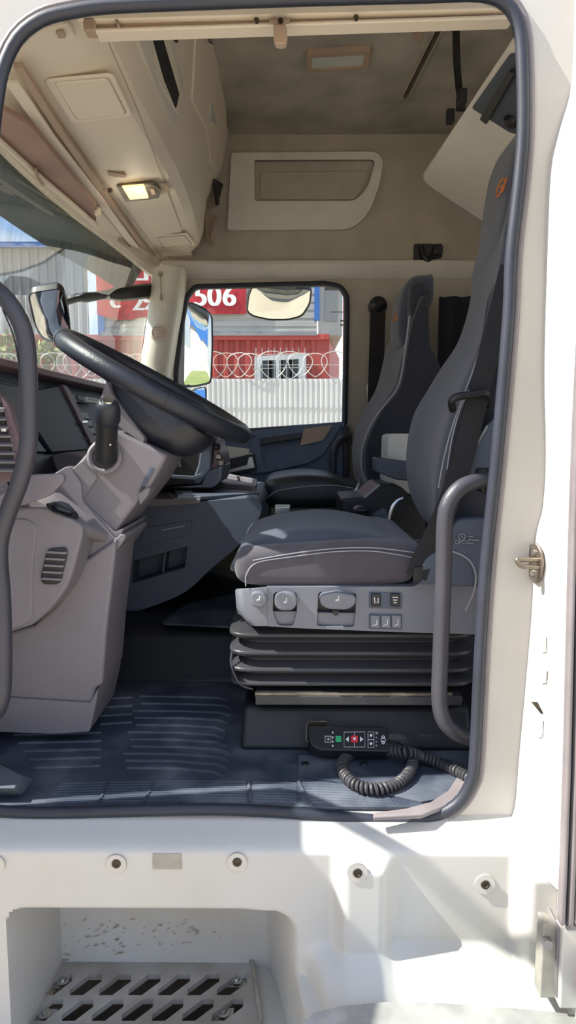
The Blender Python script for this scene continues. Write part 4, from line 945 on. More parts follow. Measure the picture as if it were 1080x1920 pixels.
obj('base_rail', MB().box(((P(475, 1302, 1.56) + P(850, 1302, 1.56)) / 2), (.46, .012, .012)), M['steel'], DS, bevel=.002, label='worn metal base rail')
obj('cable', MB().tube(cr([P(436, 1218, 1.60), P(433, 1240, 1.59), P(438, 1262, 1.58), P(452, 1284, 1.58), P(474, 1292, 1.58)], 5, closed=False), .003, 6), M['grip'], DS)
pl_ = PP([(482, 1322), (905, 1322), (905, 1412), (480, 1412)], 1.58)
mb = MB(); z_t = P(600, 1320, 1.60).z
mb.loft([[V((-.125, 1.545, FZ + .006)), V((.42, 1.545, FZ + .006)), V((.42, 2.05, FZ + .006)), V((-.125, 2.05, FZ + .006))], [V((-.118, 1.585, z_t)), V((.42, 1.585, z_t)), V((.42, 2.05, z_t)), V((-.118, 2.05, z_t))]])
obj('seat_plinth', mb, M['mat_dk'], label='black plinth on the floor carrying the driver seat', cat='plinth', bevel=.012)
# driver belt
dbt = empty('seat_belt', P(870, 800, 1.52), 'black driver seat belt running diagonally down to its buckle', 'seat belt')
bp = [P(958, 500, 1.56), P(928, 620, 1.545), P(900, 730, 1.535), P(868, 860, 1.53), P(838, 950, 1.52), P(812, 1010, 1.51), P(792, 1050, 1.505), P(780, 1082, 1.50)]
obj('webbing', MB().ribbon(cr(bp, 4, closed=False), .046, .003, (1, 0, .35)), M['belt'], dbt)
obj('tongue', MB().prism(rnd(PP([(776, 1064), (794, 1062), (790, 1092), (774, 1094)], 1.497), .004), (0, .006, 0)), M['black'], dbt, bevel=.002)

# passenger seat
PS = empty('truck_seat', V((.1, 3.05, FZ)), 'farther seat, charcoal passenger seat with black cushion by the far window', 'seat')
pc_ = [(496, 920), (500, 903), (520, 895), (570, 890), (620, 894), (650, 906), (678, 914), (682, 935), (670, 950), (600, 953), (520, 953), (498, 942)]
obj('cushion', MB().pad(cr(PP(pc_, 2.80), 5), 2.78, 3.30, .05, 7, bulge=lambda t: .006 * math.sin(math.pi * t)), M['leather'], PS, angle=60)
obj('piping', MB().tube(cr(PP([(500, 934), (520, 921), (560, 914), (620, 910), (664, 916)], 2.776), 5, closed=False), .0022, 6), M['stitch'], PS)
pf = [(768, 545), (748, 560), (741, 600), (738, 625), (720, 648), (712, 685), (700, 730), (680, 765), (664, 800), (657, 832), (657, 870), (663, 905), (680, 925), (730, 945), (790, 900), (800, 760), (800, 640), (800, 545)]
pn = [(790, 545), (772, 560), (764, 600), (760, 640), (752, 680), (742, 725), (720, 755), (702, 782), (686, 815), (677, 848), (678, 880), (690, 912), (706, 928), (740, 945), (800, 930), (812, 800), (806, 650), (803, 545)]
fa_, na_ = [P(x, y, 3.30) for x, y in pf], [P(x, y, 2.82) for x, y in pn]
loops = []
for k in range(N_ + 1):
    t = k / N_; row = []
    e_ = min(t, 1 - t); ins = .05 * (1 - math.sqrt(max(0, 1 - max(0, 1 - e_ / .10) ** 2)))
    for i, (f, n) in enumerate(zip(fa_, na_)):
        p = f.lerp(n, t)
        if i < 12: p = p + V((ins + .02 * math.sin(math.pi * t), 0, 0))
        if i == 0 or i == 17: p = p + V((0, 0, -ins))
        row.append(p)
    loops.append(cr(row, 4))
obj('backrest', MB().loft(loops), M['fabric_lt'], PS, angle=70)
psd = cr(PP([(774, 600), (764, 650), (750, 725), (718, 766), (696, 806), (684, 850), (690, 900), (716, 930), (760, 945), (830, 930), (850, 800), (826, 690), (806, 640), (804, 560), (790, 560)], 2.81), 4)
obj('side_bolster', MB().pad(psd, 2.80, 2.88, .02, 4), M['fabric_dk'], PS, label='dark flat seat side', angle=60)
obj('piping', MB().tube(cr(PP([(768, 592), (761, 645), (748, 720), (722, 758), (704, 782), (687, 816), (678, 850), (679, 884), (692, 912)], 2.798), 5, closed=False), .0035, 6), M['stitch'], PS, label='pale piping')
ph = cr(PP([(790, 526), (764, 530), (748, 552), (740, 590), (738, 630), (746, 652), (762, 640), (770, 600), (800, 580), (803, 530)], 3.05), 5)
obj('headrest', MB().pad(ph, 2.90, 3.20, .05, 6), M['fabric'], PS, angle=60)
obj('headrest_side', MB().pad(rnd(PP([(768, 531), (800, 525), (804, 560), (807, 650), (772, 650), (766, 590)], 2.86), .03), 2.835, 3.24, .03, 4), M['fabric_dk'], PS)
logo_at(742, 592, 3.0, .026)(PS)
obj('seat_base', MB().box((.11, 3.05, (FZ + .156 + CZ - .30) / 2), (.42, .46, CZ - .30 - FZ - .156)), M['bellow'], PS, bevel=.01)
obj('recliner', MB().prism(rnd(PP([(664, 918), (716, 905), (760, 920), (770, 950), (700, 965), (676, 950)], 2.76), .02), (0, .06, 0)), M['black'], PS, bevel=.008)
obj('buckle_stalk', MB().tube(cr(PP([(660, 924), (668, 920), (674, 905), (672, 898)], 2.74), 4, closed=False), .008, 8), M['silver'], PS, label='bright buckle stalk')
# console between the seats, armrest, white box behind
ab = empty('armrest', P(728, 880, 2.35), 'dark grey folding armrest standing between the two seats', 'armrest')
obj('pad', MB().prism(rnd(PP([(704, 858), (770, 866), (770, 902), (744, 900), (705, 885)], 2.32), .008), (0, .10, 0)), M['dash_dk'], ab, bevel=.008)
wb = obj('storage_box', MB().prism(rnd(PP([(728, 816), (738, 813), (790, 813), (790, 935), (752, 920), (724, 906)], 2.46), .012), (0, .18, 0)), M['white_box'], bevel=.008, label='white plastic box between the two seat backs', cat='box')
ic = empty('gear_console', V((.18, 2.4, FZ)), 'black console box between the seats with levers on top', 'console')
obj('box', MB().prism(rnd(PP([(640, 935), (684, 932), (712, 908), (752, 912), (800, 960), (800, 1148), (640, 1148)], 2.30), .01), (0, .28, 0)), M['black'], ic, bevel=.008)
obj('edge', MB().tube(PP([(683, 934), (712, 909)], 2.295), .004, 6), M['greyink'], ic)
obj('lever', MB().pad(cr(PP([(664, 952), (676, 948), (690, 952), (690, 960), (664, 960)], 2.2), 4), 2.16, 2.24, .015), M['leather'], ic)
obj('lever', MB().tube(cr(PP([(728, 975), (734, 955), (744, 940), (756, 934)], 2.18), 4, closed=False), .006, 8), M['silver'], ic, label='bright bent lever')
obj('pedestal', MB().prism(rnd(PP([(700, 968), (722, 954), (734, 972), (730, 985), (704, 985)], 2.2), .004), (0, .06, 0)), M['dash_dk'], ic, bevel=.003)
obj('paddle', MB().box(P(530, 956, 2.2), (.05, .05, .03)), M['silver'], ic, bevel=.004, label='bright flat catch')

# ------------------------------------------------------------------ near grab handles
g1 = empty('grab_handle', P(850, 1150, 1.40), 'black leather grab handle at the rear edge of the door opening', 'grab handle')
obj('bar', MB().tube(cr([P(915, 900, 1.43), P(890, 903, 1.40), P(862, 916, 1.385), P(842, 942, 1.38), P(834, 980, 1.38), P(831, 1100, 1.38), P(826, 1230, 1.38), P(824, 1310, 1.38), P(832, 1350, 1.38), P(852, 1372, 1.385), P(880, 1384, 1.41), P(900, 1388, 1.44)], 5, closed=False), .0165, 14), M['grip'], g1)
obj('foot', MB().box(P(905, 1390, 1.46), (.05, .06, .05)), M['black'], g1, bevel=.006)
obj('foot', MB().box(P(918, 900, 1.46), (.05, .06, .05)), M['black'], g1, bevel=.006)
g2 = empty('grab_handle', P(30, 900, 1.38), 'long bent black leather grab handle at the front edge of the door opening', 'grab handle')
obj('bar', MB().tube(cr([P(-40, 530, 1.42), P(-12, 540, 1.38), P(20, 572, 1.36), P(44, 620, 1.36), P(52, 680, 1.36), P(54, 780, 1.36), P(52, 840, 1.36), P(38, 900, 1.36), P(12, 970, 1.36), P(-2, 1030, 1.36), P(4, 1130, 1.36), P(6, 1250, 1.36), P(0, 1320, 1.36), P(-24, 1350, 1.40)], 5, closed=False), .0175, 14), M['grip'], g2)
obj('stitching', MB().tube(cr([P(5, 580, 1.352), P(28, 640, 1.349), P(38, 720, 1.347), P(40, 830, 1.347), P(24, 905, 1.347)], 5, closed=False), .0016, 6), M['black'], g2)

# ------------------------------------------------------------------ remote control on its coiled cord
rc = empty('remote_control', P(650, 1400, 1.48), 'black wired remote control leaning on the plinth with coloured keys', 'remote control')
r0, r1, r2, r3 = P(578, 1360, 1.53), P(729, 1362, 1.53), P(729, 1409, 1.475), P(592, 1406, 1.475)
ru = (r1 - r0).normalized(); rn_ = (r1 - r0).cross(r3 - r0).normalized()
if rn_.y > 0: rn_ = -rn_
def R(px, py, o=0): return PN(px, py, r0, rn_) + rn_ * o
body = rnd([R(576, 1360), R(640, 1361), R(729, 1363), R(729, 1409), R(600, 1406), R(584, 1398), R(577, 1384)], [.006, .002, .004, .004, .02, .01, .006])
obj('body', MB().prism(body, -rn_ * .030), M['black'], rc, bevel=.003)
obj('clip', MB().ribbon([R(612, 1357, .002), R(580, 1357, .002), R(575, 1362, .002), R(574, 1392, .002), R(577, 1396, .002)], .014, .0025, rn_), M['steel'], rc, label='bent metal clip')
def rkey(name, px, m, o=.001, th=.002, r=.002, **k): return obj(name, MB().prism(rnd([R(x, y, o) for x, y in px], r), rn_ * th), m, rc, bevel=.0006, seg=2, **k)
rkey('key', [(629, 1381), (640, 1381), (640, 1392), (629, 1392)], M['green'], label='green key')
rkey('key', [(658, 1380.5), (671, 1380.5), (671, 1393), (658, 1393)], M['red'], label='red stop key')
rkey('stop_square', [(662, 1384.5), (667, 1384.5), (667, 1389), (662, 1389)], M['whiteink'], .0036, .0004, .0003)
rkey('arrow', [(648, 1387), (654, 1381.5), (654, 1392)], M['whiteink'], .001, .001, .0003)
rkey('arrow', [(681, 1387), (675, 1381.5), (675, 1392)], M['whiteink'], .001, .001, .0003)
def rline(name, pts, r=.0005, closed=False): return obj(name, MB().tube([R(x, y, .0006) for x, y in pts], r, 5, closed=closed), M['whiteink'], rc)
rline('key_frame', [(645, 1373), (684, 1372.5), (684, 1401), (645, 1401)], closed=True); rline('key_frame', [(664.5, 1373), (664.5, 1380)]); rline('key_frame', [(664.5, 1393), (664.5, 1401)])
rline('key_frame', [(690, 1372.5), (701, 1372.5), (701, 1402), (690, 1402)], closed=True); rline('key_frame', [(690, 1387), (701, 1387)])
rline('key_frame', [(609.5, 1380.5), (620.5, 1380.5), (620.5, 1392), (609.5, 1392)], .0007, True)
obj('key_letter', text_mb('M', .008, R(615, 1386.2, .0008), -(R(615, 1400) - R(615, 1380)), ru, .0003), M['whiteink'], rc)
for yy in (1379.5, 1395):
    rkey('arrow_diamond', [(695.5, yy - 3.4), (698.5, yy), (695.5, yy + 3.4), (692.5, yy)], M['whiteink'], .001, .0006, .0002)
for yy in (1374, 1383, 1391, 1399): rkey('mark', [(622.5, yy - 1.8), (625, yy - 1.8), (625, yy + 1.8), (622.5, yy + 1.8)], M['whiteink'], .0008, .0004, .0003)
rkey('mark', [(704, 1373), (709, 1373), (709, 1377), (704, 1377)], M['greyink'], .0008, .0004, .0003)
for yy in (1383, 1391, 1398): rkey('mark', [(704, yy - 1), (707, yy - 1), (707, yy + 2), (704, yy + 1)], M['greyink'], .0008, .0004, .0003)
c_ = R(718.5, 1387.5, .0008); vv = (R(718.5, 1397) - R(718.5, 1378)) / 19; uu_ = (R(724, 1387.5) - R(713, 1387.5)) / 11
for dy, s_ in ((-5, 2.6), (5, 2.6), (0, 4.2)):
    obj('emblem', MB().tube([c_ + uu_ * (s_ * math.cos(a)) + vv * (dy + s_ * math.sin(a)) for a in [2 * math.pi * k / 14 for k in range(14)]], .0008, 5, closed=True), M['whiteink'], rc)
# cord: plain lead, then coil
ld = cr([R(729, 1384, -.012), floorz(750, 1392, .03), floorz(768, 1402, .028), floorz(775, 1414, .02)], 5, closed=False)
cd_ = empty('coiled_cord', floorz(705, 1440, 0), 'black coiled cord looping on the floor beside the remote control', 'cord')
path = [floorz(775, 1412, .022), floorz(774, 1432, .02), floorz(762, 1456, .02), floorz(738, 1473, .02), floorz(704, 1480, .02), floorz(668, 1472, .02), floorz(646, 1452, .02), floorz(641, 1434, .02), floorz(652, 1418, .02), floorz(680, 1411, .022), floorz(720, 1408, .030), floorz(760, 1410, .045), floorz(790, 1418, .03), floorz(830, 1434, .02), floorz(860, 1448, .02), floorz(890, 1466, .02)]
path = cr(path, 30, closed=False)
L_ = [0]
for a, b in zip(path, path[1:]): L_.append(L_[-1] + (b - a).length)
tot = L_[-1]; turns = int(tot / .0092); hel = []; i = 0
NP = turns * 12
for k in range(NP + 1):
    s_ = tot * k / NP
    while i < len(L_) - 2 and L_[i + 1] < s_: i += 1
    t = (s_ - L_[i]) / max(1e-9, L_[i + 1] - L_[i]); p = path[i].lerp(path[i + 1], t); tg = (path[i + 1] - path[i]).normalized()
    n1 = V((0, 0, 1)); n1 = (n1 - tg * n1.dot(tg)).normalized(); n2 = tg.cross(n1); a = 2 * math.pi * k / 12
    hel.append(p + n1 * (.0098 * math.cos(a)) + n2 * (.0098 * math.sin(a)))
obj('coil', MB().tube(hel, .0040, 6), M['cord'], cd_)
obj('lead', MB().tube(ld, .0040, 8), M['cord'], cd_)
# ------------------------------------------------------------------ fittings on the body
for k, (px, py) in enumerate(((-8, 1619), (219, 1618), (445, 1615), (670, 1634), (909, 1657))):
    x, z = xz(px, py); 
    for _ in range(4):
        yb = body_y(x, z); x, z = xz(px, py, yb)
    c = V((x, body_y(x, z), CZ + z))
    lab = ['bolt recess at the left picture edge above the step', 'bolt recess left of the small grey plate', 'bolt recess right of the small grey plate', 'bolt recess above the rounded end of the step well', 'bolt recess on the grey corner panel at lower right'][k]
    b = empty('sill_bolt', c, 'dark sunken ' + lab, 'bolt', 'bolts along the lower body')
    obj('cup', MB().revolve([(.019, .002), (.0185, -.001), (.0165, -.003), (.0150, .001), (.0165, .0035), (.0185, .004)], c, (0, -1, 0), 28), M['white'], b, label='white cup rim')
    obj('well', MB().revolve([(0, .0008), (.0155, .0012), (.0155, 0), (0, 0)], c + V((0, -.0005, .001)), (0, -1, 0), 24), M['bolt'], b)
    obj('head', MB().revolve([(0, .003), (.004, .003), (.005, .0045), (.0085, .0045), (.0095, 0), (0, 0)], c + V((0, -.0012, .001)), (0, -1, 0), 14), M['bolt'], b, label='dark bolt head')
x, z = xz(313, 1616); yb = body_y(x, z)
pq = [P(px, py, yb - .0015) for px, py in ((286, 1601), (340, 1601), (341, 1630), (286, 1630))]
obj('tag_plate', MB().prism(rnd(pq, .002), (0, .002, 0)), M['plate'], label='small grey rectangular plate between two bolts on the lower body', cat='plate')
# step grate: plate with two visible rows of slanted slots and more towards the edge
GZ = CZ - 1.222
def G(px, py, o=0): return PZ(px, py, GZ + o)
gr = empty('step_grate', G(270, 1850), 'slotted aluminium step plate with slanted holes in the step well', 'step')
o_ = rnd([G(98, 1806), G(470, 1802), G(489, 1926), G(26, 1926)], .02)
yfar, ynear = G(100, 1806).y, G(100, 1926).y
holes = []
def slot(a, b, c, d, e, f): return [G(*a), G(*b), G(*c), G(*d), G(*e), G(*f)]
for k in range(7):
    x0 = 75 + k * 55.0
    dx = k * .2
    holes.append([G(x0 + dx, 1866), G(x0 + 1 + dx, 1855), G(x0 + 39 + dx, 1826), G(x0 + 61 + dx, 1826), G(x0 + 60 + dx, 1840), G(x0 + 25 + dx, 1866)])
for k in range(7):
    x0 = 58.6 + k * 56.3 + (k % 3) * .4
    holes.append([G(x0, 1914), G(x0 + 1, 1902), G(x0 + 40, 1873.5), G(x0 + 60, 1873.5), G(x0 + 59, 1888), G(x0 + 25, 1914)])
obj('plate', MB().plate(o_, holes, (0, 0, -.012)), M['alu'], gr)
rimp = [G(92, 1800, .002), G(474, 1796, .002), G(494, 1926, .002), G(18, 1926, .002)]
rimi = [G(100, 1808, .002), G(468, 1804, .002), G(487, 1940, .002), G(28, 1940, .002)]
obj('rim', MB().plate(rnd(rimp, .02), [rnd([p.lerp(G(270, 1870, .002), .03) for p in rimp], .02)], (0, 0, .006)), M['plate'], gr, label='dirty rim')
for px, py in ((118, 1842), (444, 1840), (84, 1904), (418, 1902)):
    obj('bolt_head', MB().revolve([(0, .010), (.006, .010), (.008, .006), (.014, .005), (.014, 0), (0, 0)], G(px, py, -.016), (0, 0, 1), 16), M['silver'], gr)
    obj('bolt_tab', MB().box(G(px, py, -.018), (.045, .03, .004)), M['alu'], gr)
obj('slot_shade', MB().box(V((-.30, 1.30, CZ - 1.30)), (.62, .44, .003)), M['black'], label='black sheet standing in for the shade under the slotted step plate', cat='pan')  # added black sheet, its colour gives the slots their dark inside
# scuffs in the well
rs = random.Random(3)
YW = 1.470
mbs = MB()
for k in range(64):
    px = rs.uniform(110, 420); py = rs.uniform(1722, 1790)
    if rs.random() < .5: px = rs.gauss(250, 60); py = rs.gauss(1760, 20)
    py = min(1790, max(1724, py))
    a, w_, h_ = rs.uniform(-.6, .2), abs(rs.gauss(0, 4)) + 1, rs.uniform(.5, 1.3)
    mbs.prism([P(px + math.cos(a) * w_, py + math.sin(a) * w_, YW), P(px, py + h_, YW), P(px - math.cos(a) * w_, py - math.sin(a) * w_, YW), P(px, py - h_, YW)], (0, -.0006, 0))
obj('scuff_marks', mbs, M['dirt'], kind='stuff', label='brown scuff marks on the rear face of the step well', cat='scuffs')
# striker on the pillar return
sq = [P(x, y, 1.2) for x, y in ((0, 0),)]
st_ = empty('door_striker', P(1010, 1055, 1.24), 'steel door striker loop on a plate bolted to the rear pillar', 'striker')
j = min(range(len(crease) - 4), key=lambda i: abs(crease[i].z - P(1005, 1055, 1.29).z))
pa = crease[j]; pu = V((.030, -.10, 0)).normalized(); pn_ = V((-pu.y, pu.x, 0)); 
if pn_.x > 0: pn_ = -pn_
p_or = crease[j] + V((.004, -.015, 0))
def SK(px, py, o=0): return PN(px, py, p_or, pn_) + pn_ * o
pl_pts = rnd([SK(1002, 1018, .003), SK(1012, 1018, .003), SK(1021, 1034, .003), SK(1024, 1056, .003), SK(1020, 1082, .003), SK(1012, 1095, .003), SK(998, 1084, .003), SK(998, 1030, .003)], .006)
obj('plate', MB().prism(pl_pts, pn_ * .005), M['steel'], st_, bevel=.0015)
e0, e1 = SK(1016, 1050, .008), SK(1017, 1064, .008)
f0, f1 = P(970, 1049, 1.262), P(981, 1062, 1.262)
obj('loop', MB().tube(cr([e0, e0.lerp(f0, .6), f0, (f0 + f1) / 2 + V((-.002, 0, -.002)), f1, f1.lerp(e1, .4), e1], 5, closed=False), .0046, 10), M['steel'], st_)
for py in (1036, 1074):
    obj('screw', MB().revolve([(0, .003), (.005, .003), (.006, 0), (0, 0)], SK(1008 if py < 1050 else 1006, py, .008), pn_, 14), M['silver'], st_)
# faded stickers on the pillar return (wordless remains)
for k, (q, m, lab) in enumerate((([(1018, 1190), (1024, 1192), (1026, 1222), (1017, 1224)], 'sticker', 'faded speckled sticker on the rear pillar, upper of two'), ([(1014, 1250), (1026, 1256), (1025, 1280), (1016, 1282)], 'sticker', 'faded speckled sticker on the rear pillar, lower of two'),
                               ([(997, 1316), (1008, 1316), (1019, 1337), (1015, 1338)], 'bolt', 'thin dark slanted mark on the rear pillar below the stickers'), ([(1008, 1340), (1019, 1350), (1018, 1382), (1006, 1386)], 'bluesticker', 'pale blue stamped mark low on the rear pillar'))):
    jj = min(range(len(crease) - 4), key=lambda i: abs(crease[i].z - P(1000, sum(y for _, y in q) / 4, 1.29).z))
    po = crease[jj] + V((.004, -.015, 0))
    obj('sticker', MB().prism([PN(x, y, po, pn_) + pn_ * .0008 for x, y in q], pn_ * .0006), M[m], label=lab, cat='sticker')
# rear fairing strip and corner bracket along the right picture edge
Yq = 1.06
fr_ = PP([(1080, 560), (1096, 0), (1160, 0), (1130, 1740), (1046, 1740), (1052, 1600), (1062, 1200), (1072, 800)], Yq)
fs_ = empty('side_fairing', P(1060, 1200, Yq), 'grey rubber edged side fairing at the right picture edge', 'fairing')
def strip_px(name, L, R_, Y, d, m, **k): return obj(name, MB().prism(PP(L, Y) + PP(R_[::-1], Y), (0, d, 0)), m, fs_, bevel=.004, **k)
xl = [(x_ + 9, y_) for x_, y_ in [(1092, -120), (1080, 620), (1071, 800), (1064, 1000), (1059, 1200), (1053, 1450), (1047, 1620), (1042, 1738)]]
def sh(dx): return [(x + dx, y) for x, y in xl]
strip_px('edge_rubber', sh(0), sh(10), Yq, .02, M['rubber_lip'])
strip_px('gap_rubber', sh(10), sh(15), Yq + .006, .02, M['rubber'])
strip_px('gap_rubber', sh(15), sh(26), Yq, .02, M['rubber_lip'])
strip_px('gap_rubber', sh(26), sh(29), Yq + .006, .02, M['rubber'])
strip_px('skin', sh(29), [(x + 420, y) for x, y in xl], Yq, .02, M['white'])
bk_ = empty('corner_bracket', P(1028, 1800, 1.10), 'pale folded corner bracket with bolt at lower right', 'bracket')
def bkp(name, q, Y, d, m, **k): return obj(name, MB().prism(rnd(PP([(a + 9, b) for a, b in q], Y), .004), (0, d, 0)), m, bk_, bevel=.003, **k)
bkp('plate', [(1010, 1730), (1036, 1736), (1034, 1872), (1003, 1872)], 1.09, .03, M['plate'])
bkp('flange', [(1037, 1738), (1046, 1742), (1040, 1872), (1034, 1872)], 1.08, .05, M['rubber_lip'])
obj('bolt_head', MB().revolve([(0, .008), (.009, .008), (.010, 0), (0, 0)], P(1024, 1766, 1.088), (0, -1, 0), 8), M['silver'], bk_)
bkp('lower_skin', [(1046, 1745), (1120, 1745), (1120, 1892), (1040, 1892)], 1.07, .03, M['white'])
bkp('lamp_edge', [(1076, 1822), (1110, 1822), (1110, 1862), (1076, 1862)], 1.062, .01, M['orange'], label='orange marker lamp')

# ------------------------------------------------------------------ outside: ground, fence, container, site office, banner
g = MB(); 
gv = [(-120, .0), (120, 0)]
g.loft([[V((-160, y, z)), V((160, y, z))] for y, z in gv], cap=False, closed=False)
obj('ground', g, M['ground'], kind='structure')
def corr(x0, x1, z0, z1, Y, pitch, depth, duty=.5, th=.02, horizontal=False):
    mb = MB(); n = int(round(((z1 - z0) if horizontal else (x1 - x0)) / pitch)); pts = []
    for k in range(n):
        b = (z0 if horizontal else x0) + k * pitch
        pts += [(b, 0), (b + pitch * (duty - .12), 0), (b + pitch * duty, depth), (b + pitch * .88, depth)]
    pts.append(((z0 if horizontal else x0) + n * pitch, 0))
    if horizontal: mb.loft([[V((x0, Y + d, z)), V((x1, Y + d, z))] for z, d in pts], cap=False, closed=False)
    else: mb.loft([[V((x, Y + d, z0)), V((x, Y + d, z1))] for x, d in pts], cap=False, closed=False)
    return mb
YFN = 15.7; zf = P(500, 710, YFN).z
fe = empty('sheet_fence', V((-2, YFN, 0)), 'grey corrugated sheet metal fence across the yard', 'fence')
obj('sheet', corr(-14, 9, 0, zf, YFN, .115, .022), M['fence'], fe, angle=20)
obj('rail', MB().box((-2.5, YFN + .06, zf - .4), (23, .04, .06)), M['steel'], fe)
obj('seam', MB().box((-2.5, YFN - .006, P(500, 765, YFN).z), (23, .008, .02)), M['siding'], fe)
YCN = 18.0
ctx = empty('shipping_container', V((-2, YCN, 0)), 'red corrugated shipping container behind the fence', 'container')
xr_, zc = P(617, 626, YCN).x, P(500, 628, YCN).z
xl_ = P(205, 628, YCN).x - 3.2
obj('front', corr(xl_, xr_ - .05, .05, zc - .12, YCN, .278, .05, .5), M['container'], ctx, angle=20)
obj('top_rail', MB().box(((xl_ + xr_) / 2, YCN + .02, zc - .06), (xr_ - xl_, .12, .14)), M['container'], ctx, bevel=.01)
obj('corner_post', MB().box((xr_ - .16, YCN + .06, zc / 2), (.34, .12, zc)), M['container'], ctx, bevel=.01)
obj('end', MB().prism([V((xr_ - .02, YCN + .05, 0)), V((xr_ + .62, YCN + 5.5, 0)), V((xr_ + .62, YCN + 5.5, zc - .02)), V((xr_ - .02, YCN + .05, zc - .02))], (-.06, 0, 0)), M['container'], ctx)
obj('corner_casting', MB().box((xr_ - .08, YCN - .02, zc - .05), (.16, .06, .14)), M['container'], ctx, bevel=.01)
cw = [P(x, y, YCN - .06) for x, y in ((477, 668), (574, 663), (574, 730), (477, 730))]
wf = obj('window_frame', MB().plate(cw, [[P(x, y, YCN - .06) for x, y in ((489, 676), (517, 675), (517, 722), (489, 722))], [P(x, y, YCN - .06) for x, y in ((524, 675), (560, 673), (560, 722), (524, 722))]], (0, .08, 0)), M['pvc'], ctx, label='white window frame')
obj('pane', MB().prism([P(x, y, YCN - .0) for x, y in ((480, 670), (570, 668), (570, 728), (480, 728))], (0, .01, 0)), M['pane'], wf)
mb = MB()
for k in range(9):
    x = 480 + k * 11.5; mb.tube([P(x, 652, YCN - .16), P(x, 728, YCN - .16)], .009, 6)
for y in (664, 690): mb.tube([P(474, y + 1.5, YCN - .16), P(580, y - 1.5, YCN - .16)], .009, 6)
obj('window_grille', mb, M['wire'], ctx, label='pale bar grille')
# razor wire on the fence
rwz = P(500, 684, YFN).z
mb = MB(); x = -9.0; rw = random.Random(5)
while x < 5.5:
    cx_, rr_ = x + rw.uniform(-.06, .06), rw.uniform(.24, .31); tx = rw.uniform(-.5, .5)
    mb.tube([V((cx_ + rr_ * math.cos(a) * (1 if rw.random() < 2 else 1) + .05 * math.sin(2 * a), YFN + .05 + tx * rr_ * math.cos(a), rwz + rr_ * math.sin(a))) for a in [2 * math.pi * k / 22 for k in range(22)]], .010, 5, closed=True)
    x += rw.uniform(.24, .42)
obj('razor_wire', mb, M['wire'], label='coils of razor wire along the top of the grey fence', cat='razor wire')
mb = MB(); mb.tube([V((-9, YFN + .02, rwz)), V((6, YFN + .02, rwz))], .006, 5)
obj('support_wire', mb, M['wire'], label='straight support wire running through the razor wire coils', cat='wire')
# office block on top of the container
of = empty('site_office', V((-1, 18.5, zc)), 'pale horizontally sided office block standing on the red container', 'building')
ox0, ox1 = P(190, 600, YCN).x, P(594, 600, YCN).x
zo = zc + 3.6
obj('siding', corr(ox0, ox1, zc + .02, zo, YCN + .02, .20, .03, .75, horizontal=True), M['siding'], of, angle=20)
obj('end_wall', MB().box((ox1 + .35, YCN + 1.6, (zc + zo) / 2), (.6, 3.0, zo - zc)), M['siding'], of)
obj('end_window', MB().box((ox1 + .36, YCN + .08, zc + .95), (.30, .06, 1.2)), M['cladding'], of)
obj('corner_trim', MB().box((ox1, YCN + .0, (zc + zo) / 2 + .2), (.13, .10, zo - zc - .3)), M['blue'], of, label='blue corner trim')
obj('corner_trim', MB().box((ox0, YCN + .0, (zc + zo) / 2), (.16, .10, zo - zc)), M['blue'], of, label='blue corner trim')
obj('lower_band', MB().box(((ox0 + ox1) / 2, YCN - .01, zc + .03), (ox1 - ox0, .08, .10)), M['cladding'], of)
# banner
YBN = YCN - .10
bn = empty('banner', P(320, 590, YBN), 'red banner with white digits hanging on the pale office wall', 'banner')
b0x, b1x = P(182, 590, YBN).x, P(462, 590, YBN).x
rows = []
for k in range(49):
    x = lerp(b0x, b1x, k / 48); zz = P(400, 589, YBN).z + .10 - .20 * math.sin(math.pi * min(1, k / 18)) if k < 18 else P(400, 589, YBN).z + .10 * max(0, 1 - (k - 18) / 10) * 0
    zz = P(400, 589, YBN).z - (.14 * math.sin(math.pi * k / 18) if k < 18 else 0)
    rows.append([V((x, YBN + .015 * math.sin(k * .9 + j_ * 1.3), lerp(zz, zz + 2.2, j_ / 6))) for j_ in range(7)])
obj('cloth', MB().loft(rows, cap=False, closed=False), M['banner'], bn)
def bt(s, px, py, size, par=bn):
    m = text_mb(s, size, P(px, py, YBN - .03), (1, 0, 0), (0, 0, 1), .004)
    c = sum(m.v, V()) / len(m.v); m.v = [c + (v - c) * 1.0 for v in m.v]
    return obj('lettering', m, M['whiteink'], par, label='white lettering')
def boldtext(s, px, py, size):
    m = MB()
    for dx in (-.026, -.013, 0, .013, .026):
        t_ = text_mb(s, size, P(px, py, YBN - .03) + V((dx, dx * .02, 0)), (1, 0, 0), (0, 0, 1), .004); m.add(t_.v, t_.f)
    return obj('lettering', m, M['whiteink'], bn, label='white lettering')
for s_, px in (('5', 376), ('0', 402), ('6', 430)): boldtext(s_, px, 557, .70)
for s_, px, py in (('2', 259, 568), ('9', 278, 567), ('c', 216, 563)): boldtext(s_, px, py, .60)
for s_, px, py in (('E', 203, 508), ('L', 258, 512), ('I', 274, 512)): boldtext(s_, px, py, .60)
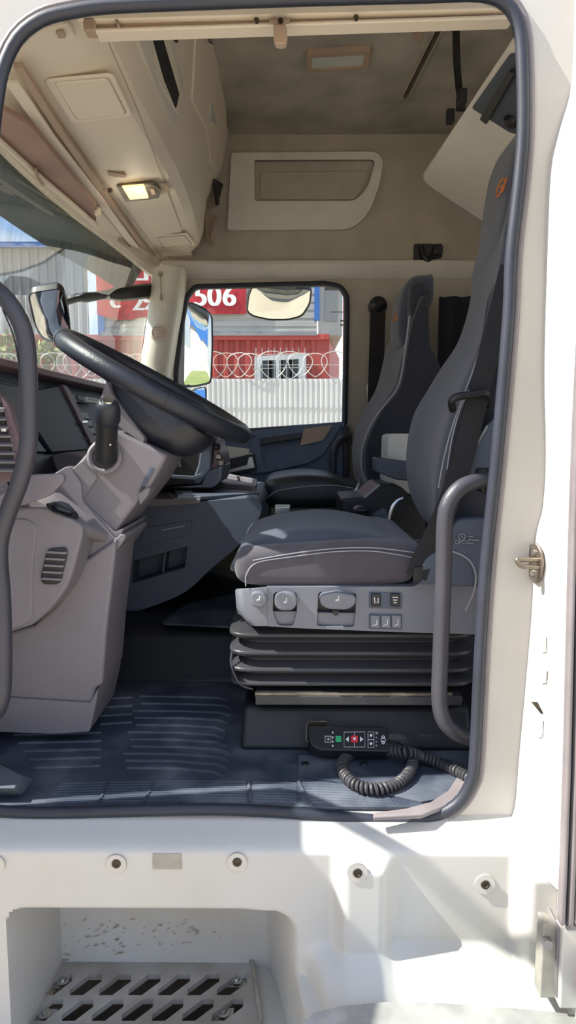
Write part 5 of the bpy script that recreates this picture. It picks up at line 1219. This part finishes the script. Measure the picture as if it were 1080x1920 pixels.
# long grey hall on the left
hl = empty('grey_hall', V((-9, 19.5, 0)), 'tall grey corrugated hall with a blue roof edge left of the banner', 'building')
hx1 = P(172, 600, 19.5).x; hz = P(60, 462, 19.5).z
obj('wall', corr(hx1 - 14, hx1, 0, hz, 19.5, .24, .04), M['cladding'], hl, angle=20)
obj('roof_edge', MB().box((hx1 - 7, 19.45, hz + .02), (14, .2, .14)), M['blue'], hl, label='blue roof edge')
obj('lower_wall', corr(hx1 - 14, hx1, 0, P(60, 540, 19.5).z - .2, 19.42, .24, .02), M['siding'], hl, angle=20)
for k, (px, py, s_) in enumerate(((16, 655, .45), (88, 668, .4), (-70, 650, .4))):
    mb = MB(); c0 = P(px, py, 16.8); rb = random.Random(k)
    for q in range(160):
        d_ = V((rb.gauss(0, 1), rb.gauss(0, 1), rb.gauss(0, 1))).normalized() * s_ * rb.uniform(.4, 1); c = c0 + d_
        a = V((rb.gauss(0, 1), rb.gauss(0, 1), rb.gauss(0, 1))).normalized() * .09; b = V((rb.gauss(0, 1), rb.gauss(0, 1), rb.gauss(0, 1))).normalized() * .06
        mb.add([c - a, c + b, c + a, c - b], [(0, 1, 2, 3)])
    mb.tube([V((c0.x, c0.y, 0)), c0], .03, 6)
    obj('shrub', mb, M['grass'], label='green shrub beside the grey hall', cat='shrub', group='shrubs by the grey hall')
# mast and wires at the right of the far window
ms = empty('steel_mast', P(646, 620, 17), 'thin rusty steel mast with crossbars right of the container', 'mast')
obj('pole', MB().tube([V((P(645, 720, 17).x, 17, 0)), P(645, 720, 17), P(646, 535, 17)], .035, 8), M['rust'], ms)
for y in (601, 609): obj('crossbar', MB().tube([P(638, y, 17), P(654, y + 1, 17)], .02, 6), M['bolt'], ms)
obj('cross_beam', MB().box(P(640, 540, 17.3), (.8, .06, .10)), M['bolt'], label='dark beam spanning the top right corner of the far window view', cat='beam')
obj('overhead_wire', MB().tube([P(620, 585, 17.03), P(670, 585, 17.03)], .012, 5), M['bolt'], label='dark overhead wire crossing the rusty mast', cat='wire')
# behind the truck: what the mirrors show
bb = empty('blue_hall', V((62, 18, 0)), 'white hall with a blue roof far down the road', 'building')
obj('wall', MB().box((62, 18, 2.5), (20, 26, 5)), M['white_box'], bb); obj('roof', MB().box((62, 18, 6.6), (20.6, 26.6, 3.4)), M['blue'], bb)
obj('yard_wall', MB().box((25, 10, 1.3), (.3, 16, 2.6)), M['fence'], label='grey yard wall in front of the blue roofed hall', cat='wall')
obj('verge', MB().prism([V((12, 7.5, .0)), V((24.5, 3, .0)), V((24.5, 18, .0)), V((14, 11, .0))], (0, 0, .08)), M['grass'], label='grassy verge beside the road', cat='verge')
# ------------------------------------------------------------------ mirrors on the far side and front
def mirror(name, label, outline, p0, n, back, bulge=0, ref=None):
    n = Vector(n).normalized(); mr = empty(name, p0, label, 'mirror')
    pts = [PN(x, y, p0, n) for x, y in outline]; pts = cr(pts, 4) if ref == 'smooth' else rnd(pts, .03, 5)
    c = sum(pts, V()) / len(pts)
    loops = []
    for k in range(9):
        t = 1 - k / 8.001; loops.append([c + (p - c) * t + n * (bulge * (1 - t * t)) for p in pts])
    obj('glass', MB().loft(loops, cap=False), M['mirror'], mr, angle=80)
    bl_ = [[c + (p - c) * 1.04 + n * .004 for p in pts], [c + (p - c) * 1.05 - n * .02 for p in pts], [c + (p - c) * .8 - n * back for p in pts], [c + (p - c) * .3 - n * (back * 1.2) for p in pts]]
    inner = [c + (p - c) * 1.0 + n * .004 for p in pts]
    mb = MB(); mb.loft([inner] + bl_, cap=False); o = len(mb.v); mb.add(bl_[-1], [tuple(range(len(pts)))])
    obj('housing', mb, M['black'], mr); return mr
pm = P(376, 640, 4.0); inn = (pm - CAM).normalized()
def nrm_for(inn, out): return (Vector(out).normalized() - inn).normalized()
m1 = mirror('wing_mirror', 'tall wing mirror reflecting sky and road outside the far window', [(346, 569), (362, 570), (384, 580), (397, 592), (398, 650), (395, 716), (370, 722), (344, 724)], pm, nrm_for(inn, (.97, .24, .03)), .10, .011)
obj('arm', MB().tube([P(340, 600, 3.95), P(338, 740, 3.95)], .02, 8), M['black'], m1)
pm = P(380, 735, 3.95); inn = (pm - CAM).normalized()
m2 = mirror('wide_mirror', 'small mirror under the tall wing mirror outside the far window', [(362, 732), (386, 725), (386, 760), (370, 765), (360, 760)], pm, nrm_for(inn, (.9, .3, .1)), .06)
obj('arm', MB().tube([P(366, 740, 3.98), P(352, 748, 3.86), P(345, 752, 3.70)], .018, 8), M['black'], m2)
pm = P(524, 566, 4.05); inn = (pm - CAM).normalized()
m3 = mirror('kerb_mirror', 'wide kerb mirror hanging above the far window', [(475, 535), (530, 543), (574, 542), (583, 545), (580, 570), (566, 592), (540, 599), (505, 599), (474, 592), (464, 584), (467, 556)], pm, nrm_for(inn, (.15, .35, -1)), .08, .03)
obj('arm', MB().tube([P(516, 537, 4.03), P(556, 530, 4.0), P(560, 500, 3.71)], .03, 8, flat=.6), M['black'], m3)
pm = P(88, 600, 2.75); inn = (pm - CAM).normalized()
m4 = mirror('front_mirror', 'rounded front mirror seen through the windscreen', [(54, 556), (62, 548), (110, 541), (118, 548), (128, 590), (132, 634), (100, 640), (80, 634), (66, 610)], pm, nrm_for(inn, (-.2, .25, -1)), .06, .03)
obj('arm', MB().tube(cr([P(122, 568, 2.78), P(150, 560, 2.95), P(200, 553, 3.2), P(285, 545, 3.5)], 4, closed=False), [.012] * 5 + [.02] * 4 + [.035] * 4, 8, flat=.6), M['black'], m4)
# smoked outer sun visor above the windscreen
vr = []
for a, b in zip(TOP, LOW):
    d_ = (b - a); vr.append([a + V((-.05, 0, .06)), a + V((-.10, 0, .0)) + d_ * .02, a + V((-.13, 0, 0)) + d_ * .16, a + V((-.125, 0, 0)) + d_ * .17, a + V((-.09, 0, .0)) + d_ * .02, a + V((-.04, 0, .06))])
obj('sun_visor', MB().loft(vr), M['visor'], label='smoked green outer sun visor across the top of the windscreen', cat='sun visor')
